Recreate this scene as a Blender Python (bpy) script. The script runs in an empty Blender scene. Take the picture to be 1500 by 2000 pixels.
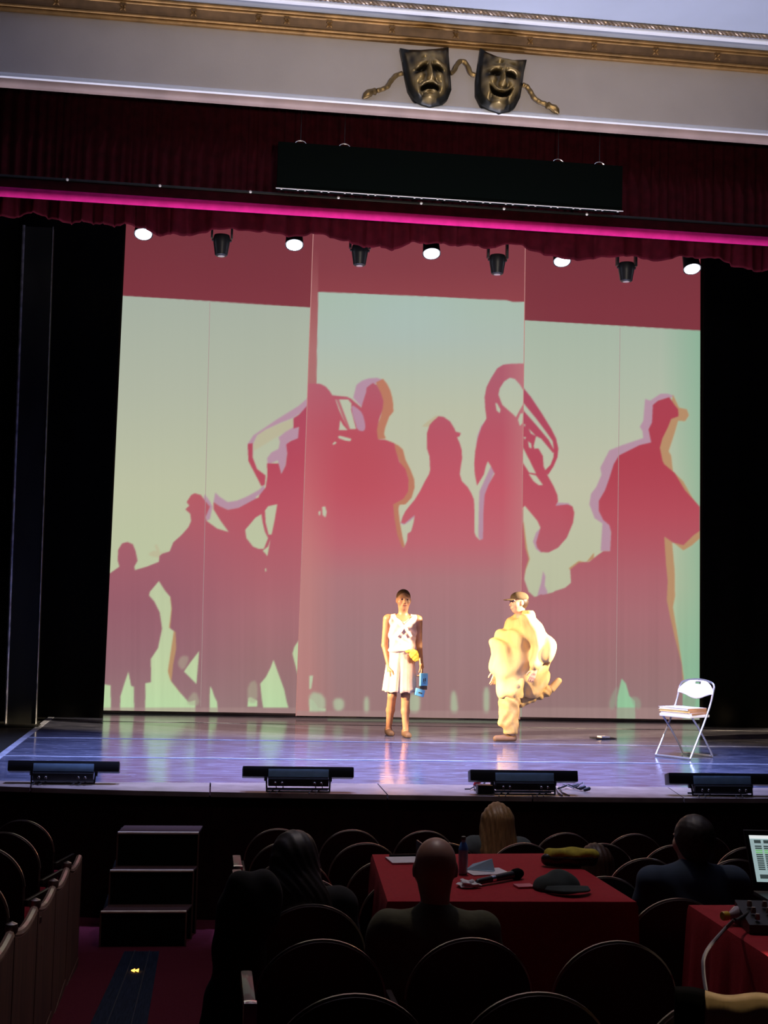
import bpy, bmesh, math, random
import numpy as np
from mathutils import Vector, Matrix
random.seed(4); RNG = np.random.default_rng(4)
S = bpy.context.scene
COL = S.collection
# ------------------------------------------------------------------ camera, world, exposure
FPX = 2600.0
PITCH, YAW, ROLL = 0.0727, 0.1312, 0.0262
CAMZ = 2.485
F_ = np.array([math.sin(YAW)*math.cos(PITCH), math.cos(YAW)*math.cos(PITCH), math.sin(PITCH)])
R0 = np.array([math.cos(YAW), -math.sin(YAW), 0.0]); U0 = np.cross(R0, F_)
R_ = R0*math.cos(ROLL)+U0*math.sin(ROLL); U_ = U0*math.cos(ROLL)-R0*math.sin(ROLL)
cam = bpy.data.cameras.new('camera'); co = bpy.data.objects.new('camera', cam); COL.objects.link(co)
cam.sensor_fit = 'HORIZONTAL'; cam.sensor_width = 36.0; cam.lens = FPX*36.0/1500.0
cam.clip_start = 0.05; cam.clip_end = 200
co.matrix_world = Matrix(((R_[0], U_[0], -F_[0], 0), (R_[1], U_[1], -F_[1], 0), (R_[2], U_[2], -F_[2], CAMZ), (0, 0, 0, 1)))
S.camera = co
S.view_settings.view_transform = 'Standard'; S.view_settings.look = 'None'
S.view_settings.exposure = 0.0; S.view_settings.gamma = 1.0; S.view_settings.use_curve_mapping = False
w = bpy.data.worlds.new('dark_house'); S.world = w; w.use_nodes = True
w.node_tree.nodes['Background'].inputs[0].default_value = (0.5, 0.42, 0.45, 1)
w.node_tree.nodes['Background'].inputs[1].default_value = 0.004

def P(px, py, Y=None, Z=None, D=None):
    """world point seen at photo pixel (px,py), at depth plane Y, height Z or camera depth D"""
    d = F_+R_*(px-750)/FPX-U_*(py-1000)/FPX
    if Y is not None: t = Y/d[1]
    elif Z is not None: t = (Z-CAMZ)/d[2]
    else: t = D
    return np.array([0, 0, CAMZ])+d*t
def pix(p):
    v = np.asarray(p, float)-np.array([0, 0, CAMZ])
    D = v@F_
    return np.stack([750+(v@R_)/D*FPX, 1000-(v@U_)/D*FPX], -1)
def floor_z(x, y):
    D = x*F_[0]/math.cos(PITCH)+y*F_[1]/math.cos(PITCH)
    return max(0.0, 0.479-0.085*(D-3.69))
def FP(px, py):
    """point of the raked house floor at a pixel"""
    p = P(px, py, Z=0.0)
    for i in range(30):
        p = P(px, py, Z=floor_z(p[0], p[1]))
    return p
STAGE = 1.0

def light(name, kind, loc, target, energy, color, size=0.2, spot=40, blend=0.4, parent=None, spread=None, size_y=None):
    L = bpy.data.lights.new(name, kind); L.energy = energy; L.color = color
    if kind == 'SPOT':
        L.spot_size = math.radians(spot); L.spot_blend = blend; L.shadow_soft_size = size
    elif kind == 'AREA':
        L.size = size
        if size_y: L.shape = 'RECTANGLE'; L.size_y = size_y
        if spread: L.spread = math.radians(spread)
    else: L.shadow_soft_size = size
    o = bpy.data.objects.new(name, L); COL.objects.link(o)
    o.location = loc
    d = Vector(target)-Vector(loc)
    o.rotation_euler = d.to_track_quat('-Z', 'Y').to_euler()
    if parent is not None:
        o.parent = parent; o.matrix_parent_inverse = parent.matrix_basis.inverted()
    return o
# front-of-house spotlights on the side booms, out of frame, aimed at the actors and the chair
WARM = (1.0, 0.72, 0.40); WARM2 = (1.0, 0.80, 0.55)
light('boom_spot', 'SPOT', (-5.6, 12.7, 4.6), tuple(P(783, 1300, D=15.5)), 20000, WARM, 0.10, 11, 0.5)
light('boom_spot', 'SPOT', (9.2, 13.0, 4.6), tuple(P(786, 1300, D=15.5)), 17000, WARM2, 0.10, 11, 0.5)
light('boom_spot', 'SPOT', (-5.6, 11.6, 4.8), tuple(P(1015, 1310, D=15.2)), 11500, WARM, 0.10, 10.5, 0.5)
light('boom_spot', 'SPOT', (9.2, 12.0, 4.6), tuple(P(1015, 1310, D=15.2)), 6000, WARM, 0.10, 12, 0.5)
light('boom_spot', 'SPOT', (2.6, 0.6, 7.4), tuple(P(900, 1320, D=15.2)), 1300, WARM, 0.12, 9, 0.6)
light('boom_spot', 'SPOT', (3.4, 1.0, 7.2), tuple(P(1340, 1410, D=14.2)), 9000, (1.0, 0.86, 0.72), 0.12, 5.0, 0.5)
# added unseen fill lights: one brightening the fascia, one over the production table
light('fascia_fill', 'SPOT', (1.6, 3.0, 4.4), (2.2, 11.25, 8.9), 1150, (1.0, 0.86, 0.70), 0.3, 62, 1.0)
light('table_fill', 'SPOT', (1.3, 7.9, 7.2), (1.3, 7.0, 1.0), 200, (1.0, 0.82, 0.76), 0.15, 80, 0.8)
# ------------------------------------------------------------------ materials
def srgb(r, g, b):
    f = lambda c: (c/255/12.92) if c <= 10.3 else ((c/255+0.055)/1.055)**2.4
    return (f(r), f(g), f(b))
def mat(name, col, rough=0.6, metal=0.0, var=0.15, scale=12.0, bump=0.0, bscale=60.0, emit=None, estr=0.0, coat=0.0, stretch=None, sheen=0.0, spec=None, alpha=None, trans=0.0):
    m = bpy.data.materials.new(name); m.use_nodes = True
    nt = m.node_tree; b = nt.nodes['Principled BSDF']; N = nt.nodes.new
    b.inputs['Roughness'].default_value = rough; b.inputs['Metallic'].default_value = metal
    tc = N('ShaderNodeTexCoord'); mp = N('ShaderNodeMapping'); nt.links.new(tc.outputs['Object'], mp.inputs[0])
    if stretch: mp.inputs['Scale'].default_value = stretch
    no = N('ShaderNodeTexNoise'); no.inputs['Scale'].default_value = scale; no.inputs['Detail'].default_value = 4
    nt.links.new(mp.outputs[0], no.inputs['Vector'])
    rp = N('ShaderNodeValToRGB')
    lo = [max(0, c*(1-var)) for c in col]; hi = [min(1, c*(1+var)) for c in col]
    rp.color_ramp.elements[0].position = 0.3; rp.color_ramp.elements[1].position = 0.7
    rp.color_ramp.elements[0].color = (*lo, 1); rp.color_ramp.elements[1].color = (*hi, 1)
    nt.links.new(no.outputs['Fac'], rp.inputs[0]); nt.links.new(rp.outputs[0], b.inputs['Base Color'])
    if bump:
        n2 = N('ShaderNodeTexNoise'); n2.inputs['Scale'].default_value = bscale; nt.links.new(mp.outputs[0], n2.inputs['Vector'])
        bp = N('ShaderNodeBump'); bp.inputs['Strength'].default_value = bump; bp.inputs['Distance'].default_value = 0.02
        nt.links.new(n2.outputs['Fac'], bp.inputs['Height']); nt.links.new(bp.outputs[0], b.inputs['Normal'])
    if emit: b.inputs['Emission Color'].default_value = (*emit, 1); b.inputs['Emission Strength'].default_value = estr
    if coat: b.inputs['Coat Weight'].default_value = coat
    if sheen: b.inputs['Sheen Weight'].default_value = sheen
    if spec is not None: b.inputs['Specular IOR Level'].default_value = spec
    if trans: b.inputs['Transmission Weight'].default_value = trans
    return m
M = dict(
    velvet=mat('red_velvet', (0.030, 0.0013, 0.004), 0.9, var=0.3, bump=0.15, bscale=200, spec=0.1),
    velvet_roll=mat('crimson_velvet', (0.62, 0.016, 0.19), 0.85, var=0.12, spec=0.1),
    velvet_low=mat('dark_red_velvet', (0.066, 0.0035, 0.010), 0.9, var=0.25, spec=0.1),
    fascia=mat('beige_plaster', (0.52, 0.46, 0.43), 0.85, var=0.04, scale=3, bump=0.05),
    cove=mat('cove_paint', (0.46, 0.49, 0.58), 0.7, var=0.08, scale=1.5),
    white_trim=mat('white_paint', (0.80, 0.81, 0.86), 0.5, var=0.03),
    soffit=mat('pinkish_plaster', (0.34, 0.235, 0.21), 0.6, var=0.2, scale=2.5),
    ceiling=mat('ceiling_paint', (0.44, 0.49, 0.61), 0.8, var=0.10, scale=0.8),
    gold=mat('old_gold', (0.30, 0.165, 0.055), 0.45, 0.5, var=0.3, scale=8),
    gold_dk=mat('gold_field', (0.19, 0.11, 0.055), 0.5, 0.4, var=0.25, scale=10),
    rope=mat('silvered_rope', (0.34, 0.25, 0.18), 0.35, 0.5, var=0.2),
    black_cloth=mat('black_wool', (0.006, 0.006, 0.006), 0.95, var=0.2, spec=0.05),
    black_flat=mat('black_painted_ply', (0.012, 0.012, 0.010), 0.55, var=0.6, scale=3, stretch=(1, 1, 0.4)),
    alu=mat('worn_aluminium', (0.62, 0.62, 0.66), 0.45, 0.8, var=0.5, scale=9),
    black=mat('black_metal', (0.012, 0.012, 0.014), 0.4, 0.0, var=0.2),
    board=mat('black_display', (0.002, 0.0036, 0.003), 0.8, var=0.15, scale=150, spec=0.03),
    chrome=mat('chrome', (0.75, 0.75, 0.78), 0.2, 1.0, var=0.05),
    bluegrey=mat('grey_blue_label', (0.22, 0.36, 0.52), 0.5, var=0.1),
    stage_side=mat('dark_red_carpeted_riser', (0.022, 0.004, 0.005), 0.9, var=0.25, spec=0.1),
    carpet=mat('burgundy_carpet', (0.085, 0.012, 0.022), 0.95, var=0.2, scale=120, bump=0.3, bscale=300, spec=0.05),
    runner=mat('navy_runner', (0.012, 0.018, 0.036), 0.9, var=0.5, scale=30, stretch=(6, 0.2, 1), spec=0.1),
    apron=mat('grey_stage_boards', (0.27, 0.205, 0.18), 0.38, var=0.25, scale=5, bump=0.05),
    tape=mat('pale_tape', (0.36, 0.38, 0.48), 0.4, var=0.3, scale=6),
    seat_wood=mat('dark_stained_shell', (0.020, 0.006, 0.005), 0.45, var=0.3, scale=6, coat=0.2),
    seat_red=mat('red_plush', (0.16, 0.008, 0.016), 0.9, var=0.2, spec=0.1),
    band=mat('polished_edge_band', (0.42, 0.36, 0.32), 0.30, 0.9, var=0.15),
    wood=mat('brown_wood_panel', (0.10, 0.042, 0.028), 0.6, var=0.35, scale=4, stretch=(4, 4, 0.5)),
    wood_lt=mat('worn_wood_rim', (0.30, 0.20, 0.16), 0.3, var=0.25, scale=8, coat=0.3),
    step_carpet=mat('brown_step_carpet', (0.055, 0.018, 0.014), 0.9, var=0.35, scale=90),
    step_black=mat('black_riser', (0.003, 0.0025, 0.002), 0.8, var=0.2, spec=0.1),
    brass=mat('brass_nosing', (0.90, 0.72, 0.55), 0.4, 0.15, var=0.15),
    cloth_red=mat('red_tablecloth', (0.38, 0.018, 0.028), 0.85, var=0.1, scale=60, bump=0.1, bscale=200, spec=0.2),
    paper=mat('white_paper', (0.70, 0.66, 0.70), 0.7, var=0.04),
    blue_paper=mat('pale_blue_paper', (0.35, 0.48, 0.60), 0.7, var=0.08),
    pink_pad=mat('pink_note_pad', (0.62, 0.16, 0.20), 0.7, var=0.06),
    tissue=mat('white_tissue', (0.75, 0.72, 0.74), 0.9, var=0.04),
    plastic_clear=mat('clear_bottle', (0.30, 0.36, 0.42), 0.08, var=0.1, spec=0.8),
    label_blue=mat('blue_bottle_label', (0.06, 0.20, 0.50), 0.5, var=0.2),
    cap_green=mat('dark_green_cap', (0.02, 0.07, 0.05), 0.4, var=0.1),
    cap_yellow=mat('yellow_cap', (0.80, 0.48, 0.02), 0.4, var=0.1),
    yellow=mat('yellow_cloth', (0.42, 0.34, 0.02), 0.8, var=0.3, scale=40),
    dkgreen=mat('grey_green_cotton', (0.022, 0.032, 0.030), 0.9, var=0.3),
    skin_dk=mat('brown_skin', (0.42, 0.20, 0.11), 0.45, var=0.08),
    skin_lt=mat('light_skin', (0.62, 0.36, 0.26), 0.45, var=0.06),
    skin_tan=mat('tan_skin', (0.36, 0.19, 0.13), 0.42, var=0.08),
    hair_blk=mat('black_hair', (0.020, 0.012, 0.009), 0.5, var=0.4, scale=40, stretch=(3, 3, 0.3)),
    hair_short=mat('cropped_hair', (0.16, 0.07, 0.022), 0.8, var=0.3, scale=60),
    hair_blond=mat('dark_blond_hair', (0.30, 0.17, 0.07), 0.45, var=0.4, scale=30, stretch=(4, 4, 0.3)),
    hair_brown=mat('brown_hair', (0.045, 0.020, 0.010), 0.5, var=0.4, scale=40, stretch=(3, 3, 0.3)),
    eye=mat('dark_eye', (0.05, 0.03, 0.025), 0.2, var=0.02),
    lip=mat('lips', (0.22, 0.06, 0.05), 0.4, var=0.05),
    dress=mat('pale_pink_cotton', (0.66, 0.46, 0.43), 0.85, var=0.06, scale=20, bump=0.2, bscale=25),
    sash=mat('yellow_sash', (0.80, 0.52, 0.06), 0.7, var=0.2),
    slipper=mat('brown_slipper', (0.14, 0.075, 0.045), 0.7, var=0.2),
    coat=mat('cream_coat', (0.62, 0.42, 0.19), 0.85, var=0.22, scale=7, stretch=(1, 1, 0.4), bump=0.25, bscale=14),
    trouser=mat('brown_trousers', (0.38, 0.25, 0.11), 0.85, var=0.3, scale=9),
    cap_brown=mat('brown_flat_cap', (0.15, 0.095, 0.05), 0.85, var=0.2),
    box_blue=mat('sky_blue_card', (0.10, 0.42, 0.80), 0.5, var=0.08),
    box_dark=mat('dark_card', (0.03, 0.03, 0.04), 0.5, var=0.1),
    chair_frame=mat('grey_chair_tube', (0.50, 0.49, 0.52), 0.35, 0.7, var=0.08),
    chair_white=mat('white_chair_panel', (0.85, 0.80, 0.76), 0.5, var=0.03),
    book_a=mat('white_folder', (0.80, 0.77, 0.74), 0.6, var=0.04),
    book_b=mat('yellow_folder', (0.80, 0.58, 0.24), 0.6, var=0.06),
    book_c=mat('brown_folder_edge', (0.45, 0.22, 0.10), 0.6, var=0.1),
    olive=mat('olive_shirt', (0.085, 0.080, 0.042), 0.9, var=0.15, bump=0.2, bscale=20),
    navy=mat('navy_tshirt', (0.030, 0.050, 0.085), 0.9, var=0.12),
    grey_jacket=mat('grey_jacket', (0.080, 0.095, 0.100), 0.9, var=0.15),
    dark_jacket=mat('black_jacket', (0.008, 0.006, 0.006), 0.9, var=0.2),
    jeans=mat('dark_denim', (0.02, 0.025, 0.04), 0.9, var=0.2),
    beige_coat=mat('beige_coat_cloth', (0.62, 0.44, 0.22), 0.85, var=0.1, scale=30),
    red_plug=mat('red_connector', (0.55, 0.03, 0.04), 0.5, var=0.1),
    cable=mat('cable_rubber', (0.02, 0.018, 0.02), 0.6, var=0.1),
    grey_cable=mat('grey_cable', (0.28, 0.25, 0.26), 0.6, var=0.1),
    lens_on=mat('lit_led_lens', (0.9, 0.9, 1.0), 0.3, emit=(0.78, 0.84, 1.0), estr=9.0),
    lens_off=mat('unlit_lens', (0.5, 0.5, 0.5), 0.15, 0.5),
    amber=mat('amber_arrow_light', (1, 0.5, 0.1), 0.4, emit=(1.0, 0.42, 0.06), estr=4.0),
)
# vinyl stage floor
def vinyl():
    m = bpy.data.materials.new('stage_vinyl'); m.use_nodes = True; nt = m.node_tree; N = nt.nodes.new; L = nt.links.new
    b = nt.nodes['Principled BSDF']
    tc = N('ShaderNodeTexCoord'); mp = N('ShaderNodeMapping'); mp.inputs['Scale'].default_value = (1.6, 5, 1); L(tc.outputs['Object'], mp.inputs[0])
    n1 = N('ShaderNodeTexNoise'); n1.inputs['Scale'].default_value = 2.2; n1.inputs['Detail'].default_value = 6; L(mp.outputs[0], n1.inputs[0])
    r1 = N('ShaderNodeValToRGB'); r1.color_ramp.elements[0].position = 0.35; r1.color_ramp.elements[1].position = 0.75
    r1.color_ramp.elements[0].color = (0.06, 0.066, 0.11, 1); r1.color_ramp.elements[1].color = (0.17, 0.175, 0.25, 1)
    L(n1.outputs['Fac'], r1.inputs[0])
    mp2 = N('ShaderNodeMapping'); mp2.inputs['Scale'].default_value = (2.2, 14, 1); mp2.inputs['Rotation'].default_value = (0, 0, 0.12); L(tc.outputs['Object'], mp2.inputs[0])
    n2 = N('ShaderNodeTexNoise'); n2.inputs['Scale'].default_value = 3.0; n2.inputs['Detail'].default_value = 3; L(mp2.outputs[0], n2.inputs[0])
    r2 = N('ShaderNodeValToRGB'); r2.color_ramp.elements[0].position = 0.66; r2.color_ramp.elements[1].position = 0.70
    L(n2.outputs['Fac'], r2.inputs[0])
    mx = N('ShaderNodeMixRGB'); L(r2.outputs[0], mx.inputs[0]); L(r1.outputs[0], mx.inputs[1]); mx.inputs[2].default_value = (0.40, 0.42, 0.55, 1)
    L(mx.outputs[0], b.inputs['Base Color'])
    rr = N('ShaderNodeMapRange'); rr.inputs[3].default_value = 0.09; rr.inputs[4].default_value = 0.20; L(n1.outputs['Fac'], rr.inputs[0]); L(rr.outputs[0], b.inputs['Roughness'])
    mp3 = N('ShaderNodeMapping'); mp3.inputs['Scale'].default_value = (0.8, 5.0, 1); L(tc.outputs['Object'], mp3.inputs[0])
    n3 = N('ShaderNodeTexNoise'); n3.inputs['Scale'].default_value = 2.5; n3.inputs['Detail'].default_value = 2; L(mp3.outputs[0], n3.inputs[0])
    bp = N('ShaderNodeBump'); bp.inputs['Strength'].default_value = 0.05; bp.inputs['Distance'].default_value = 0.05; L(n3.outputs['Fac'], bp.inputs['Height']); L(bp.outputs[0], b.inputs['Normal'])
    b.inputs['Specular IOR Level'].default_value = 0.5
    return m
M['vinyl'] = vinyl()
def attr_mat(name, attr, emission, rough=0.8, metal=0.0, base=None):
    m = bpy.data.materials.new(name); m.use_nodes = True; nt = m.node_tree; b = nt.nodes['Principled BSDF']
    a = nt.nodes.new('ShaderNodeAttribute'); a.attribute_name = attr
    b.inputs['Roughness'].default_value = rough; b.inputs['Metallic'].default_value = metal
    if emission:
        nt.links.new(a.outputs['Color'], b.inputs['Emission Color']); b.inputs['Emission Strength'].default_value = emission
        b.inputs['Base Color'].default_value = (*base, 1); b.inputs['Specular IOR Level'].default_value = 0.05
    else: nt.links.new(a.outputs['Color'], b.inputs['Base Color'])
    return m
# ------------------------------------------------------------------ object helpers
def tag(o, label=None, cat=None, group=None, kind=None):
    if label: o['label'] = label
    if cat: o['category'] = cat
    if group: o['group'] = group
    if kind: o['kind'] = kind
    return o
def thing(name, label, cat, loc=(0, 0, 0), rz=0.0, group=None):
    o = bpy.data.objects.new(name, None); COL.objects.link(o); o.empty_display_size = 0.1
    o.location = tuple(float(c) for c in loc); o.rotation_euler = (0, 0, rz)
    return tag(o, label, cat, group)
def link(name, me, parent=None, loc=None, rot=None):
    o = bpy.data.objects.new(name, me); COL.objects.link(o)
    if parent is not None: o.parent = parent
    if loc is not None: o.location = tuple(float(c) for c in loc)
    if rot is not None: o.rotation_euler = rot
    return o
def dup(root, loc=None, rz=None, label=None, group=None):
    r = root.copy(); COL.objects.link(r)
    if loc is not None: r.location = tuple(float(c) for c in loc)
    if rz is not None: r.rotation_euler = (0, 0, rz)
    if label: r['label'] = label
    if group: r['group'] = group
    for ch in root.children:
        c = ch.copy(); COL.objects.link(c); c.parent = r
        for g in ch.children:
            d = g.copy(); COL.objects.link(d); d.parent = c
    return r
class MB:
    """collects boxes, tubes, lathes, prisms; build() links them as one mesh"""
    def __init__(s): s.v = []; s.f = []
    def add(s, V, Fc):
        n = len(s.v); s.v += [tuple(float(c) for c in p) for p in V]; s.f += [tuple(i+n for i in f) for f in Fc]; return s
    def box(s, lo, hi, ch=0.0, T=None):
        bm = bmesh.new(); bmesh.ops.create_cube(bm, size=1)
        lo = np.array(lo, float); hi = np.array(hi, float); c = (lo+hi)/2; d = hi-lo
        for v in bm.verts: v.co = Vector((v.co.x*d[0]+c[0], v.co.y*d[1]+c[1], v.co.z*d[2]+c[2]))
        if ch: bmesh.ops.bevel(bm, geom=list(bm.edges), offset=ch, segments=2, affect='EDGES', profile=0.7)
        if T is not None: bm.transform(T)
        bm.verts.index_update()
        s.add([tuple(v.co) for v in bm.verts], [[v.index for v in f.verts] for f in bm.faces]); bm.free(); return s
    def tube(s, pts, r, n=8, closed=False, cap=True):
        pts = [np.array(p, float) for p in pts]; m = len(pts)
        rr = r if hasattr(r, '__len__') else [r]*m
        V = []; prev = None
        for i, p in enumerate(pts):
            a = pts[(i-1) % m] if (closed or i > 0) else p
            b = pts[(i+1) % m] if (closed or i < m-1) else p
            t = b-a; t /= (np.linalg.norm(t)+1e-12)
            if prev is None:
                u = np.cross(t, [0, 0, 1.0]);
                if np.linalg.norm(u) < 1e-3: u = np.cross(t, [1.0, 0, 0])
            else: u = prev-t*(prev@t)
            u /= np.linalg.norm(u); prev = u; w_ = np.cross(t, u)
            for k in range(n):
                q = 2*math.pi*k/n; V.append(p+(u*math.cos(q)+w_*math.sin(q))*rr[i])
        Fc = []
        for i in range(m if closed else m-1):
            j = (i+1) % m
            for k in range(n):
                Fc.append((i*n+k, i*n+(k+1) % n, j*n+(k+1) % n, j*n+k))
        if cap and not closed:
            Fc.append(tuple(range(n))[::-1]); Fc.append(tuple((m-1)*n+k for k in range(n)))
        return s.add(V, Fc)
    def lathe(s, prof, n=24, T=None, cap=True):
        V = []
        for r, z in prof:
            for k in range(n):
                q = 2*math.pi*k/n; V.append((r*math.cos(q), r*math.sin(q), z))
        m = len(prof); Fc = [(i*n+k, i*n+(k+1) % n, (i+1)*n+(k+1) % n, (i+1)*n+k) for i in range(m-1) for k in range(n)]
        if cap: Fc.append(tuple(range(n))[::-1]); Fc.append(tuple((m-1)*n+k for k in range(n)))
        if T is not None: V = [tuple(T @ Vector(v)) for v in V]
        return s.add(V, Fc)
    def prism(s, poly, vec):
        """poly: 3-D points of one cap, extruded along vec"""
        n = len(poly); poly = [np.array(p, float) for p in poly]; vec = np.array(vec, float)
        return s.add(poly+[p+vec for p in poly], [tuple(range(n)), tuple(range(2*n-1, n-1, -1))]+[(i, i+n, (i+1) % n+n, (i+1) % n) for i in range(n)])
    def grid(s, V, nu, nv):
        return s.add(V, [(i*nv+j, (i+1)*nv+j, (i+1)*nv+j+1, i*nv+j+1) for i in range(nu-1) for j in range(nv-1)])
    def mesh(s, name, m, smooth=True, ang=40):
        me = bpy.data.meshes.new(name); me.from_pydata(s.v, [], s.f); me.materials.append(m)
        bm = bmesh.new(); bm.from_mesh(me); bmesh.ops.recalc_face_normals(bm, faces=bm.faces); bm.to_mesh(me); bm.free()
        if smooth:
            me.shade_smooth(); me.set_sharp_from_angle(angle=math.radians(ang))
        return me
    def build(s, name, m, parent=None, loc=None, smooth=True, ang=40, rot=None):
        return link(name, s.mesh(name, m, smooth, ang), parent, loc, rot)
def struct(o, label): return tag(o, label, None, None, 'structure')
def solid(o, t, off=0.0):
    md = o.modifiers.new('thickness', 'SOLIDIFY'); md.thickness = t; md.offset = off; return o
# ------------------------------------------------------------------ house floor, stage body
def DX(x, D): return (D-x*math.sin(YAW))/math.cos(YAW)
fl = MB()
xs = (-9, 13)
pts = [(x, DX(x, D)) for D in (-3.0, 9.32) for x in xs]
fl.add([(x, y, 0.479-0.085*((x*math.sin(YAW)+y*math.cos(YAW))-3.69)) for x, y in pts]+[(x, 12.2, 0) for x in xs]+[(x, y, -0.4) for x, y in pts[:2]]+[(x, 12.2, -0.4) for x in xs],
       [(0, 1, 3, 2), (2, 3, 5, 4), (6, 7, 9, 8), (0, 1, 7, 6), (4, 5, 9, 8), (0, 2, 4, 8, 6), (1, 3, 5, 9, 7)])
struct(fl.build('floor', M['carpet'], smooth=False), 'dark burgundy carpet of the house floor rising away from the stage')

edge_px = [(-900, 1505), (-450, 1522), (0, 1537), (250, 1544.5), (500, 1549.5), (750, 1553), (1000, 1556.5), (1250, 1559), (1500, 1560), (1900, 1561), (2400, 1561)]
edge = [P(x, y, Z=STAGE)[:2] for x, y in edge_px]
for i, e in enumerate(edge):     # keep the far ends from running off
    edge[i] = np.array([e[0], min(e[1], 11.3)])
inner_px = [(-900, 1497), (-450, 1513), (0, 1527), (250, 1529), (500, 1530.5), (750, 1532), (1000, 1534.5), (1250, 1537), (1500, 1539), (1900, 1541), (2400, 1543)]
inner = [P(x, y, Z=STAGE)[:2] for x, y in inner_px]
inner = [np.array([e[0], a[1]+0.02+max(0.3, min(e[1]-a[1], 0.65))]) for e, a in zip(inner, edge)]
body = MB()
poly = [(e[0], e[1]+0.04) for e in edge]+[(edge[-1][0], 21), (edge[0][0], 21)]
body.prism([(x, y, STAGE-0.03) for x, y in poly], (0, 0, -(STAGE-0.03)))
struct(body.build('wall_stage_front', M['stage_side'], smooth=False), 'dark red face of the raised stage below its edge')
stage = thing('floor_stage', None, None); struct(stage, 'glossy blue-grey vinyl stage floor with taped seams')
# dark boards at the far left and under everything
bb = MB(); bb.prism([(x, y, STAGE-0.03) for x, y in [(e[0], e[1]) for e in inner]+[(edge[-1][0], 21), (edge[0][0], 21)]], (0, 0, 0.022))
bb.build('floor_base', M['black_flat'], stage, smooth=False)
# apron boards of the stage lip
cuts = [(-900, -900), (-450, -450), (60, 60), (410, 410), (738, 757), (1030, 1040), (1302, 1335), (1750, 1760), (2400, 2400)]
def interp(line, px_line, x):
    xs_ = [p[0] for p in px_line]
    return np.array([np.interp(x, xs_, [q[0] for q in line]), np.interp(x, xs_, [q[1] for q in line])])
for k in range(len(cuts)-1):
    (i0, e0), (i1, e1) = cuts[k], cuts[k+1]
    n = 5; A = [interp(inner, inner_px, i0+(i1-i0)*t/n) for t in range(n+1)]; B = [interp(edge, edge_px, e0+(e1-e0)*t/n) for t in range(n+1)]
    g = 0.006
    A[0] = A[0]+[g, 0]; B[0] = B[0]+[g, 0]; A[-1] = A[-1]-[g, 0]; B[-1] = B[-1]-[g, 0]
    b = MB(); b.prism([(p[0], p[1], STAGE-0.035) for p in A]+[(p[0], p[1], STAGE-0.035) for p in B[::-1]], (0, 0, 0.037+0.002*(k % 2)))
    b.build('board', M['apron'], stage, smooth=False)
# vinyl strips
tl0, tl1 = P(112, 1392, Z=STAGE), P(-4, 1480, Z=STAGE)
def left_x(y): return tl0[0]+(tl1[0]-tl0[0])*(y-tl0[1])/(tl1[1]-tl0[1])
seamY = [inner[5][1]-0.0, P(750, 1485, Z=STAGE)[1], P(750, 1449.5, Z=STAGE)[1], P(750, 1417, Z=STAGE)[1], 20.5]
for k in range(4):
    y0, y1 = seamY[k]+(0.004 if k else 0), seamY[k+1]-0.004
    b = MB()
    if k == 0:
        front = [(p[0], p[1]+0.004) for p in inner if p[0] > left_x(12)]
        front = [(left_x(inner[3][1]), inner[3][1])]+front if front[0][0] > left_x(12) else front
        front = [q for q in front if q[0] < 9]+[(9, front[-1][1])]
        pl = front+[(9, y1), (left_x(y1), y1)]
    else: pl = [(left_x(y0), y0), (9, y0), (9, y1), (left_x(y1), y1)]
    b.prism([(x, y, STAGE-0.01) for x, y in pl], (0, 0, 0.01)); b.build('vinyl_strip', M['vinyl'], stage, smooth=False)
for k in range(1, 4):
    b = MB(); y = seamY[k]; wdt = 0.022 if k < 3 else 0.014
    N_ = 60
    V = [];
    for i in range(N_+1):
        x = left_x(y)+(9-left_x(y))*i/N_; q = 0.006*math.sin(i*1.7+k)+0.004*math.sin(i*0.6)
        V += [(x, y-wdt+q, STAGE+0.0015), (x, y+wdt+q, STAGE+0.0015)]
    b.grid(V, N_+1, 2); solid(b.build('tape_strip', M['tape'], stage, smooth=False), 0.002, 1)
b = MB(); a0 = np.array([left_x(17.9), 17.9]); a1 = np.array([left_x(inner[2][1]+.3), inner[2][1]+.3]); d = (a1-a0)/np.linalg.norm(a1-a0); nn = np.array([-d[1], d[0]])*0.035
b.prism([(*(a0-nn), STAGE+0.0005), (*(a0+nn), STAGE+0.0005), (*(a1+nn), STAGE+0.0005), (*(a1-nn), STAGE+0.0005)], (0, 0, 0.002)); b.build('tape_strip', M['tape'], stage, smooth=False)

# side walls, back wall, so the house is closed
def wall(name, lo, hi, m, label):
    b = MB(); b.box(lo, hi); return struct(b.build(name, m, smooth=False), label)
M['dark_wall'] = mat('dark_house_wall', (0.02, 0.012, 0.012), 0.9, var=0.2, spec=0.1)
M['house_wall'] = mat('house_wall_plaster', (0.03, 0.022, 0.02), 0.9, var=0.1, spec=0.1)
wall('wall_left', (-9.2, -3, -0.4), (-9, 21, 10), M['house_wall'], 'dark plaster side wall of the auditorium')
wall('wall_right', (13, -3, -0.4), (13.2, 21, 10), M['house_wall'], 'dark plaster side wall on the far side of the auditorium')
wall('wall_rear', (-9, -3.2, -0.4), (13, -3, 10), M['house_wall'], 'dark rear wall of the auditorium behind the seats')
wall('wall_stage_back', (-9, 20.6, 0.9), (13, 20.8, 10), M['dark_wall'], 'black back wall of the stage')

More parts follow.
